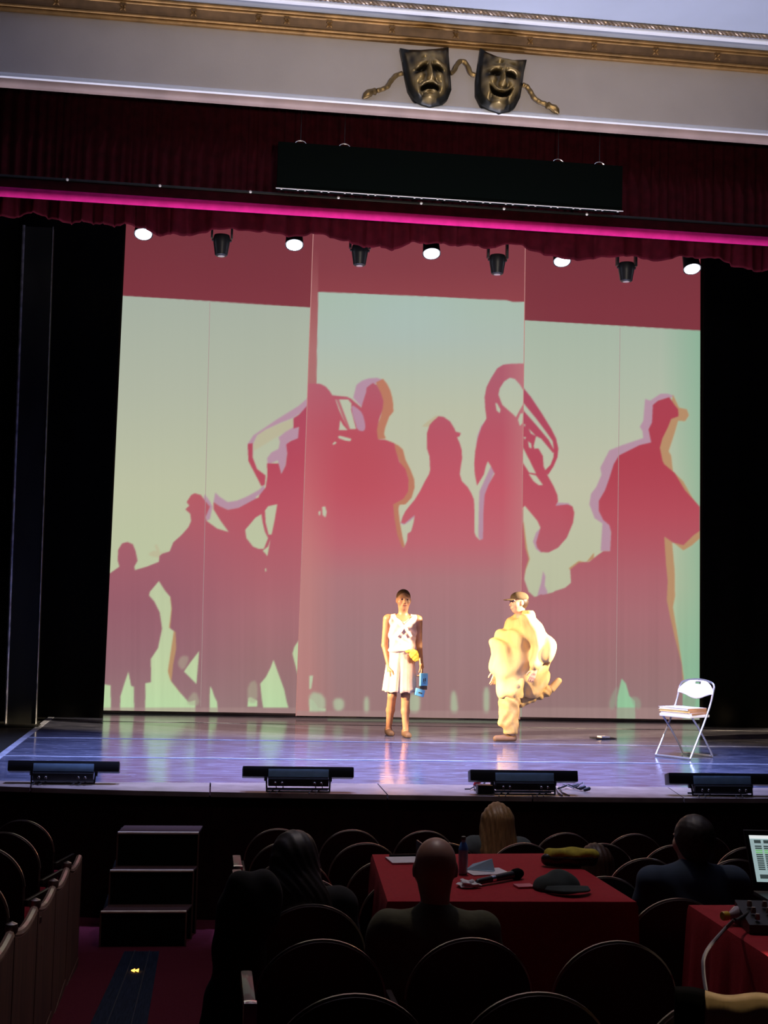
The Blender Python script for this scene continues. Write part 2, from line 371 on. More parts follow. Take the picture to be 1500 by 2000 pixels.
# ------------------------------------------------------------------ proscenium: fascia, mouldings, ceiling
FY = 11.25
def zz(py, Y=FY, px=750): return P(px, py, Y=Y)[2]
XL, XR = -9.0, 13.0
def bar(prof, name, m, parent=None, x0=XL, x1=XR, smooth=True):
    """profile of (y,z) swept along X"""
    b = MB(); b.prism([(x0, y, z) for y, z in prof], (x1-x0, 0, 0)); return b.build(name, m, parent, smooth=smooth, ang=50)
z_f0, z_f1 = zz(207), zz(78)
wl = bar([(FY, z_f0-0.05), (FY, z_f1+0.9), (FY+0.05, z_f1+0.9), (FY+0.05, z_f0-0.05)], 'wall_proscenium', M['fascia'], smooth=False); struct(wl, 'beige plaster fascia above the stage opening')
# white nosing and pinkish rounded underside
zl = zz(203)
q = [(FY-0.004, zl+0.018), (FY-0.035, zl+0.012), (FY-0.05, zl-0.01), (FY-0.052, zl-0.028), (FY-0.03, zl-0.036), (FY, zl-0.03)]
struct(bar(q, 'trim_1', M['white_trim']), 'white painted nosing along the lower edge of the fascia')
so = [(FY-0.03, zl-0.036)]+[(FY-0.03+0.06*(1-math.cos(t)), zl-0.036-0.055*math.sin(t)) for t in np.linspace(0.2, 1.57, 7)]+[(FY+0.05, zl-0.091), (FY+0.05, zl-0.036)]
struct(bar(so, 'trim_2', M['soffit']), 'rounded pinkish plaster lip under the white nosing')
# gold moulding
z0, z1 = zz(83), zz(45)
gm = thing('trim_3', None, None); struct(gm, 'gilded moulding with small flower bosses above the fascia')
def bead(z, r, y=FY-0.02): return [(y-r*math.cos(t), z+r*math.sin(t)) for t in np.linspace(-1.57, 1.57, 9)]+[(y+0.04, z+r), (y+0.04, z-r)]
hh = z1-z0
bar([(FY-0.055, z0+hh*.30), (FY-0.07, z0+hh*.72), (FY+0.02, z0+hh*.72), (FY+0.02, z0+hh*.30)], 'field', M['gold_dk'], gm)
bar(bead(z0+hh*.08, hh*.09, FY-0.03), 'bead', M['gold'], gm); bar(bead(z0+hh*.22, hh*.07, FY-0.05), 'bead', M['gold'], gm)
bar(bead(z0+hh*.78, hh*.07, FY-0.07), 'bead', M['gold'], gm); bar(bead(z0+hh*.92, hh*.09, FY-0.085), 'bead', M['gold'], gm)
for px in [110, 240, 378, 505, 560, 643, 765, 890, 1035, 1160, 1280, 1400, -20, 1520]:
    x = P(px, 65+(px-750)*.083, Y=FY-0.06)[0]; b = MB(); cz = z0+hh*.5
    for k in range(4):
        a = math.pi/4+k*math.pi/2
        b.tube([(x, FY-0.064, cz), (x+0.022*math.cos(a), FY-0.078, cz+0.022*math.sin(a)), (x+0.036*math.cos(a), FY-0.066, cz+0.036*math.sin(a))], [0.006, 0.010, 0.003], 6)
    b.build('flower_boss', M['gold'], gm)
# pale cove between gold moulding and rope, then ceiling
z2 = zz(45)
CY = FY-0.10
cove = [(CY, z2)]+[(CY-0.30*(1-math.cos(t)), z2+0.17*math.sin(t)) for t in np.linspace(0.1, 1.4, 8)]
zc = cove[-1][1]; yc = cove[-1][0]
struct(bar(cove+[(yc, zc+0.15), (CY+0.1, zc+0.15), (CY+0.1, z2)], 'trim_4', M['cove']), 'pale cove between the gilded moulding and the rope moulding')
rp_ = thing('trim_5', None, None); struct(rp_, 'twisted rope moulding at the edge of the ceiling')
zr = zz(9, yc-0.03); yr = yc-0.03
bar(bead(zr-0.035, 0.014, yr), 'fillet', M['white_trim'], rp_)
b = MB(); n = 0
x0_, x1_ = -3.0, 7.5
for st in (0, 1, 2):
    x = np.arange(x0_, x1_, 0.012); ph = x*55+st*2.094
    b.tube(np.stack([x, yr-0.012+0.011*np.cos(ph), zr+0.011*np.sin(ph)], 1), 0.010, 6)
b.build('rope_strand', M['rope'], rp_)
b = MB(); b.prism([(XL, yr, zr+0.02), (XL, yr, zr+0.3), (XL, -3, zr+0.3), (XL, -3, zr+0.02)], (XR-XL, 0, 0))
struct(b.build('ceiling', M['ceiling'], smooth=False), 'pale blue-lit ceiling in front of the stage opening')

# ------------------------------------------------------------------ masks
def smooth_outline(pts, n=120):
    pts = np.array(pts, float); d = np.r_[0, np.cumsum(np.hypot(*np.diff(np.r_[pts, pts[:1]], axis=0).T))]
    t = np.linspace(0, d[-1], n, endpoint=False); q = np.r_[pts, pts[:1]]
    return np.stack([np.interp(t, d, q[:, 0]), np.interp(t, d, q[:, 1])], 1)
def crop3(p): return (680+p[0]/3.409, 70+p[1]/3.409)
MY = FY-0.03
def G(u, v, cu, cv, su, sv, a=0.0):
    c, s = math.cos(a), math.sin(a); x = (u-cu)*c+(v-cv)*s; y = -(u-cu)*s+(v-cv)*c
    return np.exp(-(x/su)**2-(y/sv)**2)
def make_mask(name, outline, centre, tilt, hw, hh_, happy, label):
    ol = np.array([crop3(p) for p in outline]); c = np.array(crop3(centre))
    OL = smooth_outline(ol, 144); rings = 44
    root = thing(name, label, 'wall mask', P(*c, Y=MY), 0, 'theatre masks on the fascia')
    base = P(*c, Y=MY); V = []; C = []
    for r in np.linspace(0, 1, rings):
        r2 = r
        for p in OL:
            q = c+(p-c)*r2
            w_ = P(*q, Y=MY)
            dx, dy = (q-c)*3.409; ct, st = math.cos(tilt), math.sin(tilt)
            u = (dx*ct+dy*st)/hw; v = (-dx*st+dy*ct)/hh_
            h = 0.10*max(0, 1-0.55*u*u-0.25*v*v)*min(1, (1-r)*5+0.12)
            f = 0.0
            def g(cu, cv, su, sv, a=0.0):
                c_, s_ = math.cos(a), math.sin(a); x = (u-cu)*c_+(v-cv)*s_; y = -(u-cu)*s_+(v-cv)*c_
                return math.exp(-(x/su)**2-(y/sv)**2)
            f += .020*(g(-.28, -.66, .26, .13)+g(.28, -.66, .26, .13))
            for sd in (-1, 1):
                br = (0.35 if not happy else 0.12)*sd
                f += .036*g(sd*.42, -.36, .30, .09, br)
                f -= .050*g(sd*.40, -.17, .22, .10, br)
                f += .016*g(sd*.40, -.10, .20, .05, br)
                f += .030*g(sd*.52, .10, .20, .18, .5*sd)
                f += .018*g(sd*.60, .48 if not happy else .38, .12, .26, .3*sd)
            f += .070*g(0, .02, .09, .24)+.040*g(0, .17, .16, .08)
            f += .012*g(0, -.45, .06, .12)
            if not happy:
                yy = v-(.42+.30*u*u*1.4); f -= .080*math.exp(-(yy/.09)**2)*math.exp(-(u/.36)**4)
                y2 = v-(.29+.34*u*u*1.4); f += .032*math.exp(-(y2/.05)**2)*math.exp(-(u/.42)**4)
                y3 = v-(.56+.26*u*u*1.4); f += .030*math.exp(-(y3/.05)**2)*math.exp(-(u/.34)**4)
                f += .036*g(0, .80, .22, .13)
            else:
                yy = v-(.56-.95*u*u); f -= .080*math.exp(-(yy/.085)**2)*math.exp(-(u/.50)**4)
                y2 = v-(.42-.85*u*u); f += .034*math.exp(-(y2/.05)**2)*math.exp(-(u/.46)**4)
                y3 = v-(.69-.95*u*u); f += .036*math.exp(-(y3/.05)**2)*math.exp(-(u/.36)**4)
                f += .042*g(0, .82, .20, .12)
            f += .006*math.sin(11*u+3*v+(1 if happy else 0))*math.sin(9*v-4*u)
            fade = max(0.0, min(1.0, (0.95-r)/0.10))
            H = 0.03+h+f*1.15*fade
            V.append(w_-base+np.array([0, -H, 0]))
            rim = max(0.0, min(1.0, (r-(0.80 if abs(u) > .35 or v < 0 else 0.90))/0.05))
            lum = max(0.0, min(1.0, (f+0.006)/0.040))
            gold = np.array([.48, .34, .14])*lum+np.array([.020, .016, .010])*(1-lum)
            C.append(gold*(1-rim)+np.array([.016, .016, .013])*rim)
    n = 144
    Fc = [(i*n+k, i*n+(k+1) % n, (i+1)*n+(k+1) % n, (i+1)*n+k) for i in range(rings-1) for k in range(n)]
    k0 = len(V)
    for p in OL: V.append(P(*p, Y=MY)-base+np.array([0, 0.028, 0])); C.append(np.array([.016, .016, .013]))
    Fc += [((rings-1)*n+k, (rings-1)*n+(k+1) % n, k0+(k+1) % n, k0+k) for k in range(n)]+[tuple(range(k0, k0+n))]
    me = bpy.data.meshes.new('face'); me.from_pydata([tuple(map(float, v)) for v in V], [], Fc)
    at = me.color_attributes.new('patina', 'FLOAT_COLOR', 'POINT')
    at.data.foreach_set('color', np.c_[np.array(C), np.ones(len(C))].astype(np.float32).ravel())
    bm = bmesh.new(); bm.from_mesh(me); bmesh.ops.recalc_face_normals(bm, faces=bm.faces); bm.to_mesh(me); bm.free()
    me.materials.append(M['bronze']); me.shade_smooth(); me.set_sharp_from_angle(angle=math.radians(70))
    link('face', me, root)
    return root
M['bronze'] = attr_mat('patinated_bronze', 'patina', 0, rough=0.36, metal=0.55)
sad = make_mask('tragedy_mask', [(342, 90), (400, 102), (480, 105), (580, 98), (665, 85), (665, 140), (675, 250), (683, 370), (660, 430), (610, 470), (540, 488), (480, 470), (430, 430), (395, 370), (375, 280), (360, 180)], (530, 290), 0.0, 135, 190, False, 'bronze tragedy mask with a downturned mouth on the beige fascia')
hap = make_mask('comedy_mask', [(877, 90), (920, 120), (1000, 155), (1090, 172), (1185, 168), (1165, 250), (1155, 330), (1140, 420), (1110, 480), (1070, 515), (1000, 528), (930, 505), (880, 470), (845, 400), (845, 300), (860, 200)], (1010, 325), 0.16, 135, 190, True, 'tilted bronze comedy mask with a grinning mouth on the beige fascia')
M['ribbon'] = mat('bronze_ribbon', (.20, .13, .05), .4, .7, var=.3)
def ribbon(name, pts, label, parent=None, tip=None):
    P3 = []
    pts = np.array(pts, float); t = np.arange(len(pts)); tt = np.linspace(0, len(pts)-1, 40)
    X = np.interp(tt, t, pts[:, 0]); Yp = np.interp(tt, t, pts[:, 1])
    k = np.array([1, 2, 3, 2, 1])/9; Xs = np.convolve(np.pad(X, 2, 'edge'), k, 'valid'); Ys = np.convolve(np.pad(Yp, 2, 'edge'), k, 'valid')
    P3 = [P(*crop3((a, c)), Y=FY-0.05) for a, c in zip(Xs, Ys)]
    b = MB(); r = [0.021+0.0015*math.sin(i*0.9) for i in range(40)]; b.tube(P3, r, 8); 
    o = b.build(name, M['ribbon'], parent)
    if parent is not None: o.matrix_parent_inverse = parent.matrix_basis.inverted()
    if tip:
        T = [P(*crop3(p), Y=FY-0.05) for p in tip]; b = MB(); b.tube(T, [0.012, 0.034, 0.026, 0.036, 0.030, 0.008][:len(T)], 8); t_ = b.build('ribbon_tip', M['ribbon'], parent)
        t_.matrix_parent_inverse = parent.matrix_basis.inverted()
ribbon('ribbon', [(365, 248), (320, 262), (285, 300), (262, 340), (230, 355), (190, 366)], '', sad, [(195, 366), (180, 370), (163, 370), (140, 380), (118, 398), (100, 415)])
ribbon('ribbon', [(680, 250), (705, 235), (722, 195), (745, 168), (775, 170), (800, 205), (815, 250), (850, 265)], '', sad)
ribbon('ribbon', [(1160, 325), (1190, 335), (1215, 370), (1240, 415), (1275, 440), (1320, 455)], '', hap, [(1310, 455), (1330, 462), (1348, 470), (1370, 482), (1390, 500), (1402, 518)])

# ------------------------------------------------------------------ velvet valances
def pleats(name, x0, x1, ztop, zbot, Y, per, amp, m, parent, rough=0.0, nz=10, seed=1, dx=0.02):
    rg = np.random.default_rng(seed); xs_ = np.arange(x0, x1, dx)
    ph = np.cumsum(2*math.pi*dx/(per*(1+0.5*np.interp(xs_, np.arange(x0, x1+1, per*2), rg.uniform(-1, 1, len(np.arange(x0, x1+1, per*2)))))))
    V = []
    for x, p in zip(xs_, ph):
        for j in range(nz):
            t = j/(nz-1); a = amp*(0.55+0.45*t)
            zb = zbot(x) if callable(zbot) else zbot
            V.append((x+0.3*a*math.sin(2*p), Y+a*math.sin(p)+rough*math.sin(3.1*p+x), ztop+(zb-ztop)*t))
    b = MB(); b.grid(V, len(xs_), nz); o = b.build(name, m, parent, ang=180); solid(o, 0.006); return o
VY = 11.68
val = thing('stage_valance', 'dark red pleated velvet valance hanging below the beige fascia', 'curtain', (2, VY, zz(300, VY)))
def under(o, root): o.parent = root; o.matrix_parent_inverse = Matrix.Translation(root.location).inverted(); return o
zv0, zv1 = zz(225, VY)+0.3, zz(408, VY)
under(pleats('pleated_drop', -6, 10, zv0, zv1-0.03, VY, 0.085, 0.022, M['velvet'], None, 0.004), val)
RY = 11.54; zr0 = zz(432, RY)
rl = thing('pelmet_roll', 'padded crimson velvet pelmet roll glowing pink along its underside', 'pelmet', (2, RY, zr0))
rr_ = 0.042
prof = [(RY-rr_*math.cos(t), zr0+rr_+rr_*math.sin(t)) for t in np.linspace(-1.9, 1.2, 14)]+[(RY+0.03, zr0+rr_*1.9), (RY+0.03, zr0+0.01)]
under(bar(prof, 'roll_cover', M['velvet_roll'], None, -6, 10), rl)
bt = MB(); bt.box((-6, RY-0.012, zr0+0.078), (10, RY+0.03, zr0+0.165), 0.006); under(bt.build('shaded_roll_top', M['velvet'], None), rl)  # dark velvet stands in for the shade on the roll's upper half
bt = MB(); bt.box((-6, RY-0.02, zr0+0.166), (10, RY+0.05, zr0+0.19), 0.004); under(bt.build('batten', M['black'], None), rl)
M['bolt'] = mat('pale_bolt', (0.8, 0.76, 0.74), 0.35, var=0.05)
for k, (px, py) in enumerate([(131, 353), (312, 368), (489, 382), (661, 396), (823, 409), (985, 420), (1147, 432)]):
    p = P(px, py, Y=RY-0.04); b = MB(); b.lathe([(0.003, -0.004), (0.013, -0.002), (0.013, 0.006), (0.004, 0.014)], 10, Matrix.Translation((p[0], RY-0.022, zr0+0.178)) @ Matrix.Rotation(math.pi/2, 4, 'X')); under(b.build('bolt', M['bolt'], None), rl)
LY = 11.68
zs = lambda x: zz(474, LY)+0.035*math.sin(x*3.3)+0.025*math.sin(x*7.1+1)+0.012*math.sin(x*15)
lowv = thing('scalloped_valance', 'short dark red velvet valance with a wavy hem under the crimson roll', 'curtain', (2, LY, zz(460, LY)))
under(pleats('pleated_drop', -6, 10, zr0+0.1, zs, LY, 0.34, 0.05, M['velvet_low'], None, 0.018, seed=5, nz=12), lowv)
xs_ = np.arange(-6, 10, 0.03)
# ------------------------------------------------------------------ surtitle board
SY = 11.36
c4 = [P(543, 278, Y=SY), P(1216, 325, Y=SY), P(1213, 413, Y=SY), P(541, 367, Y=SY)]
sb = thing('surtitle_board', 'long blank black surtitle display hung in front of the red valance', 'display board', (c4[0]+c4[2])/2)
x0, x1 = (c4[0][0]+c4[3][0])/2, (c4[1][0]+c4[2][0])/2; zt, zb = (c4[0][2]+c4[1][2])/2, (c4[2][2]+c4[3][2])/2
b = MB(); b.box((x0, SY-0.02, zb), (x1, SY+0.06, zt), 0.006); under(b.build('display_panel', M['board'], None), sb)
b = MB(); b.box((x0-0.01, SY-0.024, zb-0.007), (x1+0.01, SY-0.012, zb-0.001), 0.002); under(b.build('bottom_rail', M['bolt'], None), sb)
nb = 30
for i in range(nb):
    x = x0+0.06+(x1-x0-0.12)*i/(nb-1)+(0.02 if i % 2 else -0.02)
    b = MB(); b.box((x-0.008, SY-0.026, zb-0.014), (x+0.008, SY-0.012, zb-0.0075), 0.002); under(b.build('rail_bolt', M['bolt'], None), sb)
for px in (587, 673, 1092, 1173):
    x = P(px, 300, Y=SY)[0]; b = MB()
    b.tube([(x+0.048*math.cos(t), SY+0.03, zt+0.0+0.035*math.sin(t)) for t in np.linspace(0, math.pi, 12)], 0.006, 8)
    under(b.build('lifting_ring', M['chrome'], None), sb)
    b = MB(); b.tube([(x, SY+0.03, zt+0.035), (x, SY+0.03, zt+1.6)], 0.003, 6); under(b.build('hanging_wire', M['black'], None), sb)

# ------------------------------------------------------------------ projection screens (picture as light coming off the cloth)
def cr(o, s, pts): return [(o[0]+x/s, o[1]+y/s) for x, y in pts]
IX0, IY0, IW, IH = 180, 400, 1220, 1020
SSAA = 2
def raster(poly):
    """coverage of a polygon over the picture area"""
    p = (np.array(poly, float)-[IX0, IY0])*SSAA; out = np.zeros((IH*SSAA, IW*SSAA), bool)
    y0, y1 = int(max(0, p[:, 1].min())), int(min(IH*SSAA-1, p[:, 1].max()+1)); x0, x1 = int(max(0, p[:, 0].min())), int(min(IW*SSAA-1, p[:, 0].max()+1))
    if y1 <= y0 or x1 <= x0: return out
    yy = np.arange(y0, y1)+.5; xx = np.arange(x0, x1)+.5; ins = np.zeros((len(yy), len(xx)), bool)
    for a, c in zip(p, np.roll(p, -1, 0)):
        if a[1] == c[1]: continue
        rows = (yy >= min(a[1], c[1])) & (yy < max(a[1], c[1]))
        xi = a[0]+(yy[rows]-a[1])*(c[0]-a[0])/(c[1]-a[1])
        ins[rows] ^= xx[None, :] > xi[:, None]
    out[y0:y1, x0:x1] = ins; return out
def chaikin(p, it=1):
    p = np.array(p, float)
    for _ in range(it):
        q = np.roll(p, -1, 0); p = np.stack([p*.75+q*.25, p*.25+q*.75], 1).reshape(-1, 2)
    return p
def cov(polys, soft=1, blur=0):
    m = np.zeros((IH*SSAA, IW*SSAA), bool)
    for p in polys: m |= raster(chaikin(p, soft))
    c = m.reshape(IH, SSAA, IW, SSAA).mean((1, 3))
    for _ in range(blur):
        c = (c+np.roll(c, 1, 0)+np.roll(c, -1, 0)+np.roll(c, 1, 1)+np.roll(c, -1, 1))/5
    return c
gy, gx = np.mgrid[IY0:IY0+IH, IX0:IX0+IW].astype(float)
def grad(stops, coord):
    k = [s[0] for s in stops]; return np.stack([np.interp(coord, k, [s[1][c] for s in stops]) for c in range(3)], -1)
def lerp(a, c, t): return a*(1-t[..., None])+np.array(c)*t[..., None]
def mixc(a, c, t): return a*(1-t[..., None])+c*t[..., None]
A = lambda pts: cr((200, 720), 2.857, pts); B_ = lambda pts: cr((460, 720), 7.145, pts); Cc = lambda pts: cr((600, 700), 5.0, pts)
Dd = lambda pts: cr((480, 950), 4.255, pts); Ee = lambda pts: cr((770, 780), 5.0, pts); Ff = lambda pts: cr((900, 690), 4.081, pts); Gg = lambda pts: cr((1100, 740), 2.94, pts)
Hh = lambda pts: cr((560, 1200), 2.679, pts)
vgrad_bg_l = grad([(560, (170, 180, 166)), (760, (182, 188, 168)), (950, (194, 198, 168)), (1150, (194, 204, 165)), (1300, (196, 214, 168)), (1400, (190, 222, 170))], gy)
vgrad_bg_r = grad([(560, (166, 184, 168)), (760, (182, 192, 172)), (950, (198, 198, 172)), (1150, (192, 196, 165)), (1300, (160, 195, 160)), (1400, (150, 205, 160))], gy)
bg = mixc(vgrad_bg_l, vgrad_bg_r, np.clip((gx-560)/460, 0, 1))
bg = lerp(bg, (130, 178, 148), np.clip((gx-1290)/90, 0, 1)*0.75)
core = grad([(740, (172, 74, 98)), (900, (186, 76, 94)), (1000, (190, 88, 102)), (1100, (180, 100, 110)), (1200, (172, 112, 118)), (1290, (160, 116, 118)), (1380, (154, 122, 122))], gy)  # lower mauve stops paint the wash of the front lights into the silhouettes
core_left = grad([(950, (190, 100, 106)), (1080, (168, 98, 110)), (1180, (156, 98, 110)), (1300, (152, 108, 116)), (1390, (156, 124, 126))], gy)
core = mixc(core_left, core, np.clip((gx-330)/180, 0, 1))
core = lerp(core, (176, 62, 74), np.clip((gx-1090)/90, 0, 1)*np.clip((1120-gy)/220, 0, 1)*0.6)
top_band = grad([(430, (118, 52, 60)), (600, (130, 54, 64))], gy)
LIL = (186, 144, 166); ORG = (188, 140, 102); OLV = (194, 180, 146)
# --- back cloth
top_line = [(200, 575), (240, 577), (605, 600), (1025, 625), (1367, 645), (1500, 653)]
ty = np.interp(gx, [p[0] for p in top_line], [p[1] for p in top_line])
back = mixc(top_band, bg, np.clip(gy-ty+.5, 0, 1))
lil = [B_([(170, 1050), (250, 930), (400, 830), (560, 720), (720, 620), (880, 520), (1040, 380), (1040, 520), (950, 590), (800, 690), (640, 750), (420, 850), (300, 930), (240, 1060), (240, 1200), (180, 1200)]),
       B_([(440, 1250), (500, 1170), (600, 1120), (620, 1020), (600, 960), (700, 880), (860, 790), (890, 850), (950, 1040), (880, 1070), (760, 1000), (720, 1200), (700, 1350), (640, 1480), (590, 1280), (450, 1340)]),
       A([(620, 745), (630, 690), (655, 715), (700, 745), (760, 735), (857, 690), (857, 735), (760, 780), (700, 790), (640, 765)]), B_([(0, 1850), (150, 1790), (330, 1690), (400, 1620), (410, 1720), (330, 1760), (100, 1900), (0, 1950)]),
       Dd([(120, 530), (200, 440), (215, 440), (180, 650), (165, 650)]), A([(570, 700), (600, 740), (614, 770), (600, 840), (582, 850), (560, 760)]),
       Gg([(470, 115), (500, 125), (560, 85), (600, 85), (640, 100), (610, 108), (545, 125), (530, 150), (520, 250), (500, 290), (515, 365), (450, 390), (330, 450), (275, 580), (215, 700), (215, 760), (240, 810), (275, 840), (275, 990), (215, 990), (225, 830), (180, 800), (150, 720), (160, 660), (190, 620), (220, 550), (213, 510), (265, 410), (340, 380), (460, 340), (455, 300), (440, 275), (460, 240)]),
       Ff([(745, 1205), (770, 1190), (860, 1195), (880, 1215), (800, 1235)]), Ff([(640, 1390), (600, 1430), (575, 1500), (600, 1560), (640, 1590), (650, 1500)]), Ff([(655, 1735), (675, 1780), (668, 1850), (690, 1900), (690, 1935), (640, 1965), (610, 1930), (640, 1830)])]
olv = [A([(255, 1035), (285, 1015), (320, 1025), (375, 1010), (330, 1030), (310, 1055), (270, 1045)]), A([(290, 985), (305, 980), (322, 1022), (305, 1025)]), B_([(320, 900), (560, 790), (800, 700), (800, 840), (600, 940), (420, 1050), (250, 1150), (250, 1050)])]
org = [Gg([(630, 90), (665, 165), (710, 175), (722, 210), (700, 243), (660, 240), (640, 310), (605, 415), (620, 440), (630, 530), (690, 590), (740, 680), (785, 740), (700, 660), (640, 560), (560, 490), (545, 395), (590, 280), (610, 200)]),
       Gg([(570, 895), (625, 935), (640, 1100), (642, 1250), (630, 1310), (650, 1430), (682, 1640), (700, 1780), (660, 1640), (630, 1480), (590, 1270), (590, 1160)]), Gg([(620, 930), (690, 985), (740, 955), (785, 915), (785, 860), (690, 940)]),
       A([(378, 1270), (385, 1340), (372, 1445), (400, 1455), (365, 1690), (380, 1740), (440, 1815), (470, 1790), (430, 1600), (420, 1440), (410, 1300)]),
       Dd([(445, 1265), (400, 1320), (380, 1385), (395, 1420), (415, 1350), (450, 1300)]), Ff([(500, 1330), (515, 1450), (530, 1560), (550, 1640), (520, 1720), (500, 1800), (485, 1700), (490, 1450)]), Ff([(860, 1715), (940, 1655), (1000, 1665), (1061, 1590), (1061, 1640), (940, 1690), (880, 1730)])]
cor = [A([(0, 1165), (45, 1140), (95, 1105), (85, 1070), (88, 1010), (110, 975), (140, 967), (170, 980), (186, 1020), (192, 1050), (196, 1072), (186, 1090), (178, 1105), (182, 1124), (250, 1104), (315, 1078), (318, 1045), (335, 1032), (375, 1020), (395, 970), (440, 930), (480, 885), (495, 850), (490, 810), (462, 785), (485, 765), (470, 745), (495, 705), (515, 695), (550, 705), (575, 740), (600, 770), (575, 830), (582, 850), (640, 892), (705, 912), (660, 850), (620, 785), (620, 745), (655, 768), (700, 788), (760, 777), (857, 725), (1170, 600), (1170, 2400), (680, 2400), (640, 1860), (625, 1830), (612, 1790), (600, 1770), (598, 1890), (590, 2400), (520, 2400), (518, 1850), (480, 1860), (440, 1815), (385, 1745), (395, 1650), (412, 1560), (408, 1470), (378, 1450), (388, 1340), (380, 1275), (350, 1240), (315, 1185), (265, 1245), (260, 1265), (290, 1300), (320, 1360), (333, 1450), (310, 1560), (270, 1620), (272, 1750), (240, 1755), (235, 2400), (185, 2400), (175, 1775), (160, 1770), (145, 1690), (125, 1750), (100, 1830), (88, 2400), (50, 2400), (46, 1768), (0, 1760)]),
       [(506, 968), (519, 952), (522, 930), (521.6, 905), (544, 905), (549.6, 926), (558, 909), (561, 885), (559, 868), (567, 862), (582, 856), (584, 834), (573, 837), (573, 817), (584, 810), (602, 790), (640, 760), (640, 1600), (590, 1290), (500, 1000)],
       B_([(170, 1050), (240, 1040), (240, 1240), (300, 1400), (420, 1490), (410, 1620), (360, 1640), (180, 1290)]),
       Gg([(515, 150), (545, 125), (610, 105), (640, 150), (660, 175), (662, 215), (620, 230), (600, 280), (570, 340), (555, 395), (570, 470), (580, 490), (640, 540), (700, 640), (745, 690), (785, 735), (785, 872), (745, 900), (690, 955), (630, 940), (580, 905), (590, 1060), (600, 1160), (595, 1270), (615, 1370), (640, 1480), (665, 1580), (680, 1640), (685, 1720), (690, 2300), (425, 2300), (412, 1850), (380, 1820), (360, 1750), (335, 1720), (310, 1830), (296, 2300), (-240, 2300), (-240, 1270), (0, 1212), (45, 1170), (40, 1095), (90, 1055), (150, 1050), (200, 1010), (230, 990), (270, 990), (275, 880), (265, 840), (230, 810), (205, 760), (205, 700), (240, 640), (265, 570), (290, 490), (320, 440), (440, 380), (505, 365), (500, 340), (490, 290), (510, 250)]),
       Ff([(480, 850), (545, 950), (600, 960), (560, 880), (590, 760), (620, 760), (655, 820), (660, 900), (690, 970), (740, 1060), (770, 1130), (775, 1180), (755, 1215), (850, 1205), (890, 1220), (905, 1270), (895, 1350), (845, 1470), (775, 1550), (700, 1588), (640, 1585), (610, 1550), (600, 1510), (620, 1440), (635, 1390), (610, 1335), (560, 1275), (510, 1215), (495, 1230), (495, 1330), (505, 1450), (515, 1550), (540, 1640), (515, 1720), (505, 1800), (540, 1900), (590, 1945), (640, 1920), (690, 1940), (750, 1895), (830, 1870), (880, 1830), (1000, 1950), (1000, 2100), (300, 2100), (300, 850)]),
       Ff([(440, 180), (495, 270), (560, 350), (640, 470), (720, 600), (760, 680), (778, 760), (770, 830), (740, 900), (695, 970), (665, 940), (715, 890), (738, 830), (742, 770), (732, 700), (690, 640), (600, 520), (490, 385), (430, 330)]),
       Ff([(480, 430), (520, 480), (600, 570), (700, 690), (748, 780), (735, 795), (640, 680), (560, 640), (540, 600), (600, 660), (580, 740), (600, 800), (560, 780), (530, 700), (500, 640), (480, 560)]),
       Ff([(480, 600), (520, 640), (560, 720), (590, 800), (560, 880), (520, 800), (500, 760), (480, 740)])]
holes = [A([(540, 1575), (525, 1760), (455, 1690), (490, 1640)]),
         Dd([(230, 1440), (205, 1510), (170, 1580), (120, 1640), (135, 1780), (145, 1840), (355, 1840), (340, 1790), (320, 1690), (280, 1580)]), Dd([(15, 1830), (20, 1760), (40, 1750), (95, 1780), (95, 1830)]),
         Dd([(450, 1265), (405, 1330), (388, 1390), (430, 1560), (450, 1560)]), Dd([(130, 230), (80, 260), (30, 320), (-5, 360), (5, 430), (60, 500), (110, 520), (150, 520), (185, 430), (160, 380), (140, 300)]),
         Dd([(160, 200), (185, 165), (262, 148), (240, 280), (215, 400), (190, 400), (165, 300)]), Dd([(140, 535), (185, 500), (205, 440), (180, 580), (165, 560)]), Dd([(160, 680), (170, 680), (172, 705), (162, 708)]),
         Ff([(540, 960), (600, 975), (655, 1050), (620, 1050), (580, 1020)]), Ff([(478, 790), (500, 800), (545, 850), (560, 890), (540, 880), (490, 830)]), Ff([(500, 560), (515, 570), (510, 590)]), Ff([(500, 665), (520, 670), (510, 690)]), Ff([(535, 700), (560, 720), (565, 760), (545, 750)])]
dim = [A([(415, 1650), (440, 1600), (490, 1605), (455, 1690)]), A([(470, 1850), (520, 1790), (550, 1880), (480, 1880)]), Gg([(380, 1820), (440, 1830), (450, 1890), (420, 1905)]), Gg([(265, 1840), (320, 1740), (300, 1900), (265, 1900)]), Dd([(15, 1640), (95, 1600), (100, 1800), (15, 1800)]), Gg([(690, 1830), (760, 1760), (760, 1905), (690, 1905)])]
def compose(img, lil, olv, org, cor, holes, dim):
    img = lerp(img, (206, 196, 150), cov(org, 0, 14)*0.35)
    img = lerp(img, OLV, cov(olv, 0, 3)*0.55); img = lerp(img, LIL, cov(lil, 0, 2)*0.92); img = lerp(img, ORG, cov(org, 0, 1)*0.9)
    img = mixc(img, core, cov(cor, 0, 1)); img = mixc(img, bg, cov(holes, 0, 1)); img = mixc(img, bg*0.55+core*0.45, cov(dim, 1, 6)*0.6)
    return img
back = compose(back, lil, olv, org, cor, holes, dim)
